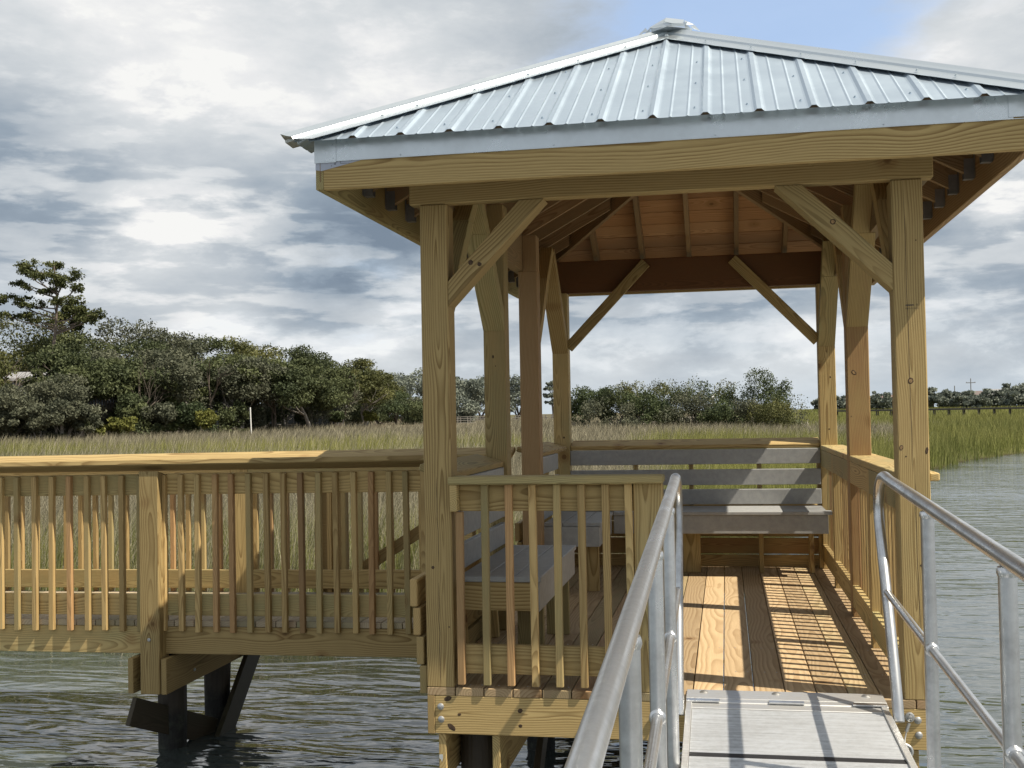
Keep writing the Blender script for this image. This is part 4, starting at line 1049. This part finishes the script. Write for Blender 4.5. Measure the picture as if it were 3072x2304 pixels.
# ------------------------------------------------------------------ planting
def plant(px, dist, top, width_px, kind, label, **kw):
    p = at(px, dist); z = float(ground_z(np.array([p.x]), np.array([p.y]))[0]); p.z = z
    H = zat(px, top, dist)-z; Wd = width_px/FPX*dist
    return tree(kw.pop('name', 'oak_tree'), p, H, Wd, kind, label, **kw)
G1_ = 'oaks along the marsh edge'
rows = [
 # px, dist, top, width, kind, label, options
 (-60, 118, 930, 330, 'olive', 'yellow green oak at the left edge of the photo', {}),
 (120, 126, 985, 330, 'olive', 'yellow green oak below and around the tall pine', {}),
 (235, 118, 1010, 260, 'oak', 'dark green oak right of the tall pine trunk', {}),
 (345, 122, 948, 190, 'grey', 'oak with a thin pale top rising right of the pine clump', {'bare': .25}),
 (400, 116, 1000, 260, 'oak', 'broad oak with a rounded shoulder behind the balcony house', {}),
 (500, 124, 978, 190, 'oak', 'dark oak with a bumpy crown above the dark cedars', {}),
 (560, 120, 988, 190, 'grey', 'greyish oak between the bumpy crown and the lime shrub', {}),
 (640, 126, 1005, 220, 'oak', 'dark oak with a rounded crown above the lime shrub', {}),
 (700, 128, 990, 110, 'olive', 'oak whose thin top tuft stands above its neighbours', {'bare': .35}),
 (765, 130, 1010, 200, 'olive', 'olive topped oak behind the white marker pole', {}),
 (850, 134, 1045, 210, 'oak', 'low dark oak right of the white marker pole', {}),
 (925, 140, 1028, 170, 'oak', 'tall round oak above the small grey gable house', {}),
 (1000, 146, 1062, 190, 'oak', 'spreading dark oak beside the white house corner', {}),
 (1075, 156, 1068, 150, 'olive', 'light green oak right of the white house corner', {}),
 (1140, 170, 1098, 130, 'olive', 'yellow green tree where the wood steps down', {}),
 (1215, 190, 1112, 150, 'far', 'first dark tree of the lower wood left of the pavilion post', {}),
 (1290, 200, 1112, 150, 'far', 'dark tree hidden partly by the front left pavilion post', {}),
 (1380, 205, 1124, 110, 'far', 'low dark tree just right of the front left pavilion post', {}),
 (1440, 215, 1116, 90, 'far', 'dark tree with a pointed top seen between the first two posts', {}),
 (1545, 230, 1122, 80, 'far', 'narrow dark tree seen between the second and third post', {}),
]
for i, (px, dist, top, w_, kind, lab, kw) in enumerate(rows):
    far = kind == 'far'
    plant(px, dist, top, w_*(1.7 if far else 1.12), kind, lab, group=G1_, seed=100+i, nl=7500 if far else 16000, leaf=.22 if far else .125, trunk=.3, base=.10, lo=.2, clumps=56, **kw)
# lower trees in front of the wood
front = [
 (30, 92, 1150, 250, 'grey', 'low mossy grey oak in the marsh corner at far left', {}), (190, 94, 1130, 210, 'grey', 'mossy grey oak left of the balcony house', {}),
 (212, 90, 1200, 110, 'grey', 'drooping grey green bush thicket beside the balcony', {}),
 (120, 90, 1200, 200, 'grey', 'dense grey thicket under the left house window', {}),
 (395, 100, 1150, 110, 'cedar', 'dark cedar just right of the balcony', {}), (470, 102, 1145, 130, 'cedar', 'second dark cedar left of the lime shrub', {}),
 (545, 106, 1100, 150, 'grey', 'grey barked oak with two pale trunks left of the lime shrub', {'bare': .45}),
 (690, 108, 1090, 230, 'grey', 'gnarled grey oak with crooked bare limbs behind the marker pole', {'bare': .55}),
 (760, 110, 1130, 150, 'grey', 'bare limbed grey oak just right of the marker pole', {'bare': .7}),
 (860, 112, 1120, 190, 'grey', 'pale many stemmed oak leaning left of the grey gable', {'bare': .75}),
 (930, 112, 1165, 120, 'grey', 'small pale bare tree before the grey gable house', {'bare': .85}),
 (1010, 120, 1130, 130, 'grey', 'grey oak with leaning trunk before the white house corner', {'bare': .6}),
 (1110, 136, 1150, 170, 'oak', 'dark low oak filling the foot of the wood right of the houses', {}),
 (1190, 160, 1165, 160, 'cedar', 'dark low tree at the marsh edge left of the pavilion post', {}),
]
for i, (px, dist, top, w_, kind, lab, kw) in enumerate(front):
    plant(px, dist, top, w_*1.1, kind, lab, group='low trees along the marsh edge', seed=300+i, nl=12000, leaf=.10, bark=BARKG if kind == 'grey' else BARK, trunk=.17, base=.10, lo=.2, clumps=56, depth=4 if kw.get('bare', 0) > .3 else 3, **kw)
over = [(-30, 97, 1030, 200, 'olive', 'yellow green oak overhanging the pale house at far left'), (160, 100, 1035, 170, 'oak', 'oak whose crown hangs over the roof of the pale house'), (215, 98, 1050, 200, 'oak', 'dark oak crown hanging left of the balcony'),
        (330, 105, 1030, 170, 'grey', 'grey green oak crown hanging over the balcony roof'), (420, 100, 1045, 200, 'oak', 'dark oak crown above the first dark cedar'), (520, 103, 1050, 200, 'grey', 'mossy oak crown above the gap left of the lime shrub'),
        (620, 105, 1060, 220, 'oak', 'dark oak crown hanging above the lime shrub'), (735, 106, 1065, 220, 'grey', 'mossy grey oak crown above the marker pole'), (835, 109, 1075, 200, 'oak', 'dark oak crown above the low grey house'),
        (925, 110, 1080, 200, 'oak', 'dark oak crown above the grey gable'), (1005, 118, 1095, 150, 'oak', 'dark oak crown hiding most of the white house roof'), (1100, 130, 1105, 180, 'olive', 'light green oak crown right of the white house')]
for i, (px, dist, top, w_, kind, lab) in enumerate(over):
    plant(px, dist, top, w_*1.15, kind, lab, group=G1_, seed=200+i, nl=14000, leaf=.12, trunk=.24, base=.36, lo=.55, clumps=50, bark=BARKG if i % 2 else BARK)
under = [(-30, 'at the far left edge'), (60, 'under the far left grey oak'), (170, 'left of the balcony thicket'), (415, 'below the first dark cedar'), (500, 'below the second dark cedar'), (560, 'touching the lime shrub on its left'), (690, 'right of the lime shrub'),
         (740, 'beside the marker pole'), (800, 'under the pale stemmed oak'), (960, 'left of the grey porch'), (1060, 'below the white house corner'), (1135, 'at the right end of the wood'), (1200, 'below the lower dark wood'), (1245, 'close to the front left post')]
for i, (px, lab) in enumerate(under):
    plant(px, 96+max(0, px-600)*.09, 1222-(i*37 % 29)-px*.012, 120+(i*53 % 60), ('oak', 'grey', 'cedar')[i % 3], ('dark ', 'mossy ', 'deep green ')[i % 3]+'undergrowth bush '+lab, name='bush', cat='bush', group='undergrowth at the foot of the oaks', seed=820+i, nl=5000, leaf=.12, trunk=.05, base=.05, lo=.2, clumps=30, depth=3, flat=.9)
# the tall pines
p = at(165, 112, -.1); z0_ = p.z
def L_(px, py, wpx, hpx, d=112): return (zat(px, py, d)-z0_, (px-165)/FPX*d, wpx/FPX*d/2, hpx/FPX*d/2)
pine('pine_tree', p, 17, [L_(125, 795, 110, 45), L_(150, 825, 150, 60), L_(75, 850, 60, 40), L_(190, 850, 60, 40), L_(125, 868, 100, 30), L_(228, 872, 45, 40), L_(50, 895, 80, 35), L_(90, 910, 90, 30),
     L_(205, 905, 110, 40), L_(255, 935, 90, 40), L_(60, 940, 90, 40), L_(280, 955, 40, 30), L_(235, 965, 90, 30), L_(105, 960, 40, 25)], 'tall pine with layered open crown standing above all the oaks', 41, nl=13000, leaf=.11)
p = at(225, 118, -.1); z0_ = p.z
pine('pine_tree', p, 12, [((zat(225, y_, 118)-z0_), (x_-225)/FPX*118, w_/FPX*118/2, h_/FPX*118/2) for x_, y_, w_, h_ in ((215, 925, 70, 30), (235, 950, 110, 40), (200, 975, 90, 35))], 'shorter pine merging into the right side of the tall pine', 43, nl=3500, leaf=.16)
p = at(1660, 240, -.1); z0_ = p.z
pine('pine_tree', p, 12, [((zat(1660, y_, 240)-z0_), (x_-1650)/FPX*240, w_/FPX*240/2, h_/FPX*240/2) for x_, y_, w_, h_ in ((1642, 1150, 34, 14), (1640, 1165, 40, 16), (1648, 1185, 44, 20), (1650, 1205, 50, 20))], 'small distant pine seen left of the far left post', 44, nl=2600, leaf=.3, kind='far')
# shrubs
for i, (px, dist, top, w_, kind, lab) in enumerate(((617, 94, 1226, 82, 'lime', 'round bright yellow green shrub at the marsh edge'), (345, 90, 1252, 110, 'lime', 'low dark green shrub under the balcony'),
        (1105, 130, 1235, 60, 'lime', 'small shrub at the foot of the wood near the far clearing'), (905, 112, 1225, 60, 'cedar', 'dark clipped shrub before the grey gable wall'), (1000, 116, 1228, 50, 'cedar', 'dark round shrub by the porch of the grey house'))):
    plant(px, dist, top, w_, kind, lab, name='shrub', cat='shrub', seed=500+i, nl=3000, leaf=.10, trunk=.05, base=.1, clumps=26, depth=2, flat=.85)
# thicket seen through the pavilion
mid = [
 (1745, 98, 1165, 90, 'cedar', 'dark cedar bush at the left end of the island thicket', 0), (1790, 100, 1160, 60, 'cedar', 'dark green bush behind the bare twigs of the island thicket', .2),
 (1815, 97, 1150, 50, 'cedar', 'thin pointed cedar at the left of the island thicket', .2), (1835, 95, 1175, 90, 'grey', 'low pale leafless bush left in the island thicket', .93),
 (1880, 98, 1155, 80, 'grey', 'tangled pale bare bush left of centre in the thicket', .85), (1905, 99, 1143, 80, 'olive', 'leafy olive bush with a light top in the thicket', .35),
 (1935, 96, 1148, 70, 'grey', 'bleached branching tree near the middle of the thicket', .8), (1975, 99, 1148, 110, 'olive', 'broad olive bush in the middle of the island thicket', .1),
 (2035, 100, 1125, 70, 'grey', 'dead tree with forked bare top above the thicket', .88), (2060, 97, 1150, 90, 'oak', 'dark leafy bush right of the thicket middle', .25),
 (2095, 98, 1130, 70, 'grey', 'bleached dead tree with upright forked branches', .93), (2125, 96, 1150, 80, 'cedar', 'dark bush with bleached limbs beside the white egret', .35),
 (2170, 99, 1135, 60, 'olive', 'thin tree with a flat tufted top right of the egret', .6), (2215, 98, 1148, 100, 'cedar', 'dense green bush left of the pointed cedar', 0),
 (2275, 97, 1112, 110, 'cedar', 'tall pointed dark cedar, highest of the island thicket', 0), (2325, 99, 1142, 80, 'cedar', 'dark cedar shoulder right of the highest cedar', 0),
 (2365, 96, 1160, 80, 'grey', 'pale leafless bush right of the cedars', .93), (2400, 97, 1180, 70, 'grey', 'last low bare bush at the right end of the thicket', .95),
 (1960, 93, 1205, 80, 'cedar', 'low dark shrub at the foot of the thicket middle', .1), (2020, 92, 1215, 90, 'grey', 'low tangle of pale twigs at the thicket foot', .85), (2160, 92, 1210, 100, 'cedar', 'low dark shrub at the foot under the egret', .2), (2300, 92, 1208, 110, 'olive', 'low green shrub at the foot of the tall cedar', .1), (1890, 92, 1212, 80, 'grey', 'low grey bush at the left foot of the thicket', .6)]
mid += [(1722, 99, 1160, 80, 'oak', 'dark bush half hidden behind the far left pavilion post', .1), (1770, 94, 1200, 90, 'grey', 'pale low bush under the left end of the thicket', .55), (1855, 96, 1165, 90, 'oak', 'dull green bush filling the left half of the thicket', .25),
 (1925, 95, 1170, 80, 'cedar', 'dark bush behind the bleached branching tree', .2), (2005, 97, 1150, 80, 'oak', 'leafy bush right of the broad olive bush', .25), (2080, 94, 1180, 90, 'grey', 'grey bush before the bleached dead tree', .5), (2245, 94, 1185, 90, 'grey', 'grey bush left of the tall cedar foot', .5), (2350, 95, 1185, 80, 'oak', 'dull bush at the right foot of the cedars', .35)]
for i, (px, dist, top, w_, kind, lab, bare) in enumerate(mid):
    RMIN[0] = .030 if bare > .5 else .016
    plant(px, dist, top-2, w_*1.35, kind, lab, name='bare_tree' if bare > .8 else 'bush', cat='tree' if bare > .8 else 'bush', group='island thicket across the marsh', seed=700+i, nl=4600, leaf=.075, trunk=.095 if bare > .5 else .07,
          base=.05, clumps=44, depth=6 if bare > .5 else 4, bare=min(bare, .96)*(1 if bare > .5 else .8), bark=DEADW if bare > .5 else BARKG, flat=1.0, lo=.15)
RMIN[0] = 0.0
def egret():
    p = at(2140, 95.5); p.z = zat(2140, 1192, 95.5)
    t = thing('egret', p, 'white egret perched in the dead branches of the thicket', 'bird')
    b = MB(); b.tube(bez([(-.16, 0, -.06), (-.06, 0, -.01), (.04, 0, .03), (.09, 0, .08), (.07, 0, .15), (.10, 0, .21), (.14, 0, .22)], 4), [.012, .03, .05, .065, .075, .078, .075, .07, .062, .055, .045, .038, .03, .026, .022, .02, .019, .018, .018, .02, .024, .024, .02, .016, .01][:25], 10)
    WH = plain('white_feathers', (.8, .8, .78), .8, .03)
    b.build('body', WH, None, True).parent = t
    b = MB(); b.tube([(.145, 0, .22), (.22, 0, .205)], [.009, .002], 6); b.build('bill', plain('bill', (.5, .33, .05), .5), None, True).parent = t
    b = MB(); b.tube([(.01, .015, -.04), (.02, .015, -.26)], .006, 5); b.tube([(.0, -.015, -.04), (-.005, -.015, -.26)], .006, 5); b.build('legs', BLACK, None).parent = t
egret()
# far shore on the right
farr = [(2535, 330, 1190, 60, 0), (2600, 330, 1180, 90, 0), (2640, 300, 1172, 70, 0), (2690, 340, 1186, 80, 0), (2750, 320, 1180, 90, 0), (2805, 330, 1158, 56, .3), (2795, 315, 1185, 60, 0), (2850, 330, 1168, 50, 0), (2890, 300, 1186, 62, 0),
        (2905, 330, 1172, 40, 0), (2945, 300, 1190, 50, 0), (2975, 320, 1167, 62, 0), (2950, 340, 1180, 60, 0), (3036, 330, 1143, 46, .5), (3045, 315, 1172, 90, 0), (3100, 320, 1150, 110, 0), (3180, 320, 1140, 120, 0), (2480, 340, 1195, 60, 0), (2565, 315, 1192, 40, 0)]
FL_ = ['small dark tree', 'round dark tree', 'dense dark tree', 'low spreading tree', 'dark shoreline tree', 'open crowned tree with sky showing through', 'low dark bush like tree', 'tree with a rounded top', 'broad dark bush like tree',
       'narrow tree', 'low round tree', 'full dark tree', 'dull green tree', 'thin topped pale tree', 'broad dark tree', 'tall dark tree', 'tall dark tree', 'low far tree', 'tiny far tree']
FW = ['seen between the far right posts', 'behind the middle right post', 'just right of the middle right post', 'behind the front right post', 'hidden by the front right post', 'first right of the pavilion', 'under the open crowned tree', 'left of the first utility pole', 'standing nearest the far pier',
      'behind the cross arm utility pole', 'right of the cross arm pole', 'before the white roof', 'left of the white roof', 'above the right hand wood', 'at the right hand wood', 'at the right photo edge', 'outside the right photo edge', 'left of the far right post', 'beside the pink roofed house']
for i, (px, dist, top, w_, bare) in enumerate(farr):
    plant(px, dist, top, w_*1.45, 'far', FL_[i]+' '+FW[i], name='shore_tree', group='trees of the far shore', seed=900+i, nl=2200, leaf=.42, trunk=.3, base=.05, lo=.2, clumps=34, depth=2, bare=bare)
# houses
def mat_flat(n_, c, r=.8): return plain(n_, c, r, .08, 1.5)
SID = mat_flat('pale_siding', (.50, .48, .44)); SIDG = mat_flat('grey_siding', (.145, .14, .135)); RF = mat_flat('grey_shingles', (.17, .165, .165)); RFL = mat_flat('pale_roof', (.26, .26, .265)); RFB = mat_flat('brown_shingles', (.16, .125, .115)); RFP = mat_flat('pinkish_shingles', (.25, .17, .16))
GLS, _n, _p = newmat('window_glass'); _p.inputs['Base Color'].default_value = (.02, .025, .03, 1); _p.inputs['Roughness'].default_value = .1
WOODG = mat_flat('weathered_and_shaded_wood', (.22, .20, .18)); WHT = mat_flat('white_paint', (.72, .72, .70))
def house(px, dist, wpx, eave, ridge, base_py, walls, roof, label, name='house', wins=(), door=None, balcony=None, depth=8, hip=False, gable_front=False, z0=None):
    p = at(px, dist); z = float(ground_z(np.array([p.x]), np.array([p.y]))[0]) if z0 is None else z0; p.z = z
    t = thing(name, p, label, 'house'); h = Vector((p.x-CAM.x, p.y-CAM.y, 0)).normalized(); t.rotation_euler = (0, 0, math.atan2(-h.x, h.y))
    Wd = wpx/FPX*dist; ez = zat(px, eave, dist)-z; rz = zat(px, ridge, dist)-z
    def add(nm, mat, fn, par=t):
        b = MB(); fn(b); o = b.build(nm, mat, None); o.parent = par; return o
    def wb(b):
        b.box(-Wd/2, Wd/2, 0, depth, -.3, ez, c0=.01)
        if gable_front: b._add([Vector(q) for q in ((-Wd/2, 0.02, ez), (Wd/2, 0.02, ez), (0, .02, rz-.15), (-Wd/2, depth, ez), (Wd/2, depth, ez), (0, depth, rz-.15))], [(0, 0, 0)]*6, [(0, 1, 2), (3, 5, 4), (0, 2, 5, 3), (1, 4, 5, 2)])
    add('wall', walls, wb)
    o_ = .4
    def rb(b):
        if gable_front:
            for s_ in (-1, 1):
                b.poly([(s_*(Wd/2+o_), -o_, ez-.15), (0, -o_, rz), (0, depth+o_, rz), (s_*(Wd/2+o_), depth+o_, ez-.15)])
                b.poly([(s_*(Wd/2+o_), -o_, ez-.40), (0, -o_, rz-.25), (0, -o_, rz), (s_*(Wd/2+o_), -o_, ez-.15)])
        else:
            i_ = Wd*.25 if hip else 0
            a = [(-Wd/2-o_, -o_, ez), (Wd/2+o_, -o_, ez), (Wd/2+o_, depth+o_, ez), (-Wd/2-o_, depth+o_, ez)]; r_ = [(-Wd/2-o_+i_, depth/2, rz), (Wd/2+o_-i_, depth/2, rz)]
            b.poly([a[0], a[1], r_[1], r_[0]]); b.poly([a[2], a[3], r_[0], r_[1]]); b.poly([a[1], a[2], r_[1]]); b.poly([a[3], a[0], r_[0]]); b.poly(a)
            b.box(-Wd/2-o_, Wd/2+o_, -o_-.05, -o_, ez-.22, ez, c0=.01)
    add('roof', roof, rb)
    for (u, zc, w_, h_) in wins:
        f = add('window', WHT if walls is SID else WOODG, lambda b: [b.box(u*Wd-w_/2-.08, u*Wd+w_/2+.08, -.07, -.01, zc-h_/2-.08, zc-h_/2, c0=.005), b.box(u*Wd-w_/2-.08, u*Wd+w_/2+.08, -.07, -.01, zc+h_/2, zc+h_/2+.08, c0=.005),  # grey frames on the darker houses carry shade in their colour
                                         b.box(u*Wd-w_/2-.08, u*Wd-w_/2, -.07, -.01, zc-h_/2, zc+h_/2, c0=.005), b.box(u*Wd+w_/2, u*Wd+w_/2+.08, -.07, -.01, zc-h_/2, zc+h_/2, c0=.005), b.box(u*Wd-.025, u*Wd+.025, -.06, -.015, zc-h_/2, zc+h_/2, c0=.005)])
        add('pane', GLS, lambda b: b.box(u*Wd-w_/2, u*Wd+w_/2, -.035, -.012, zc-h_/2, zc+h_/2, c0=.003), f)
    if balcony:
        u, zf, w_, dp_ = balcony
        bo = add('balcony', WOODG, lambda b: [b.box(u*Wd-w_/2, u*Wd+w_/2, -dp_, 0, zf-.2, zf, c0=.01), b.box(u*Wd-w_/2, u*Wd+w_/2, -dp_, -dp_+.08, zf+.95, zf+1.05, c0=.01), b.box(u*Wd-w_/2, u*Wd-w_/2+.15, -dp_, -dp_+.15, -.2, zf+2.5, c0=.01), b.box(u*Wd+w_/2-.15, u*Wd+w_/2, -dp_, -dp_+.15, -.2, zf+2.5, c0=.01), b.box(u*Wd-w_/2, u*Wd+w_/2, -dp_, -dp_+.1, zf+2.4, zf+2.55, c0=.01)])
        k = int(w_/.22)
        for i in range(k): add('picket', WOODG, lambda b: b.box(u*Wd-w_/2+.15+i*.22, u*Wd-w_/2+.23+i*.22, -dp_, -dp_+.05, zf, zf+.95, c0=.005), bo)
    return t
house(70, 104, 170, 1135, 1110, 1285, SID, RFL, 'pale house showing through the oaks at far left', wins=((.07, 4.3, .9, 1.5), (-.25, 4.3, 1.0, 1.3)), depth=8)
house(300, 103, 190, 1140, 1105, 1285, SIDG, RFL, 'grey house with a railed wooden balcony among the oaks', wins=((-.05, 4.0, 1.4, 2.0), (.18, 4.0, 1.2, 1.6), (.3, 1.3, 1.2, 1.6)), balcony=(.03, 2.75, 3.2, 1.6))
house(460, 107, 180, 1165, 1130, 1280, SIDG, RF, 'low dark grey house behind the two cedars', wins=((-.3, 1.6, 1.2, 1.7), (.1, 1.6, 1.5, 1.6), (.36, 1.6, 1.1, 1.6)))
house(670, 116, 170, 1175, 1130, 1275, SIDG, RF, 'dark shingled house behind the crooked grey oak', wins=((-.2, 1.5, 1.6, 2.0), (.1, 1.5, 1.2, 2.0), (.36, 1.5, 1.2, 1.8)))
house(850, 120, 120, 1195, 1150, 1270, SIDG, RF, 'low grey house between the pale stemmed oaks', wins=((-.2, 1.4, 1.2, 1.5), (.25, 1.4, 1.2, 1.5)))
house(975, 118, 110, 1215, 1165, 1270, SIDG, RF, 'small grey gable fronted house with a dark porch', wins=((-.22, 1.3, 1.0, 1.8), (.12, 1.2, 1.3, 2.0)), gable_front=True)
house(1066, 140, 80, 1185, 1150, 1265, SID, RFL, 'white house corner showing between the dark oaks', wins=((.2, 3.2, 1.0, 1.6), (-.1, 3.2, 1.0, 1.6), (.2, 1.0, 1.0, 1.6)))
for i, (px, w_, ev, rg, wl_, rf_, lab) in enumerate(((2512, 60, 1203, 1192, SIDG, RFP, 'far house with a pinkish roof seen between the right posts'), (2660, 70, 1200, 1184, SIDG, RFP, 'far pinkish roofed house right of the middle right post'), (2650, 60, 1206, 1198, SIDG, RFB, 'lower far house before the pinkish roofed one'),
        (2858, 44, 1195, 1178, RFB, RFB, 'far brown house left of the cross arm pole'), (2925, 62, 1192, 1172, RFB, RFB, 'far brown roofed house behind the cross arm pole'), (3000, 56, 1190, 1166, RFP, RFL, 'far house with a bright white roof'), (2775, 50, 1195, 1176, RFB, RFB, 'far brown house half hidden by the front right post'))):
    house(px, 360, w_, ev, rg, 1215, wl_, rf_, lab, wins=((-.25, 3.2, 1.2, 1.4), (.2, 3.2, 1.2, 1.4)), depth=9, hip=i % 2 == 0)
# poles and piers
POLE = mat_flat('grey_pole_wood', (.20, .19, .18))
def upole(px, dist, top, label, arms=False, mat=POLE, base=None, r=.16, nm='utility_pole', cat='utility pole'):
    p = at(px, dist); z = float(ground_z(np.array([p.x]), np.array([p.y]))[0]); p.z = z; H = zat(px, top, dist)-z
    t = thing(nm, p, label, cat); b = MB(); b.tube([(0, 0, -.3), (.0, 0, H*.5), (.02, 0, H)], [r, r*.85, r*.7], 8); b.build('pole', mat, None, True).parent = t
    if arms:
        b = MB(); b.box(-1.3, 1.3, -.12, .02, H-1.35, H-1.15, c0=.01); b.build('crossarm', mat, None).parent = t
        for q in (-1.15, 0, 1.15):
            b = MB(); b.lathe((q, -.05, H-1.15), (0, 0, 1), [(0, .05), (.12, .09), (.2, .05)], 8); b.build('insulator', mat, None, True).parent = t
upole(2866, 340, 1157, 'plain leaning free utility pole left of the cross arm pole')
upole(2915, 350, 1135, 'tall utility pole with a cross arm against the sky', True)
upole(3012, 335, 1160, 'plain utility pole before the right hand wood')
def marker():
    p = at(751, 92); z = float(ground_z(np.array([p.x]), np.array([p.y]))[0]); p.z = z
    t = thing('marker_pole', p, 'slim white marker pole standing in the marsh before the oaks', 'pole')
    H = zat(751, 1222, 92)-z; b = MB(); b.tube([(.10, 0, -.3), (.04, 0, H*.5), (0, 0, H)], [.05, .05, .048], 8); b.build('pole', WHT, None, True).parent = t
marker()
def pier(name, pxa, pxb, da, db, zt, label, npost, rails=False, mat=None, hgt=.14, leg=.9):
    a = at(pxa, da); c = at(pxb, db); a.z = c.z = zt; mat = mat or mat_flat('old_pier_wood', (.085, .078, .07))
    t = thing(name, a, label, 'pier'); d = c-a; L = d.length; t.rotation_euler = (0, 0, math.atan2(d.y, d.x))
    def add(nm, fn):
        b = MB(); fn(b); o = b.build(nm, mat, None); o.parent = t
    add('deck', lambda b: b.box(0, L, -.6, .6, -hgt, 0, c0=.005)); add('stringer', lambda b: b.box(0, L, -.66, -.605, -hgt-.12, -.02, c0=.005))
    for i in range(npost):
        x = (i+.5)*L/npost
        for y in (-.5, .5): add('post', lambda b: b.box(x-.08, x+.08, y-.08, y+.08, -leg-.9, 1.0 if rails else -.02, c0=.005))
    if rails:
        for y in (-.5,):
            for z in (.35, .68, .98): add('rail', lambda b: b.box(0, L, y-.13, y-.09, z-.05, z+.05, c0=.005))
pier('marsh_pier', 2490, 3150, 185, 178, CAM.z-.28, 'long low dark pier crossing the far marsh on the right', 15)
pier('marsh_pier', 1240, 1700, 190, 205, CAM.z-1.25, 'distant railed walkway crossing the marsh behind the left posts', 16, True, mat_flat('grey_walkway_wood', (.15, .14, .125)), leg=.4)
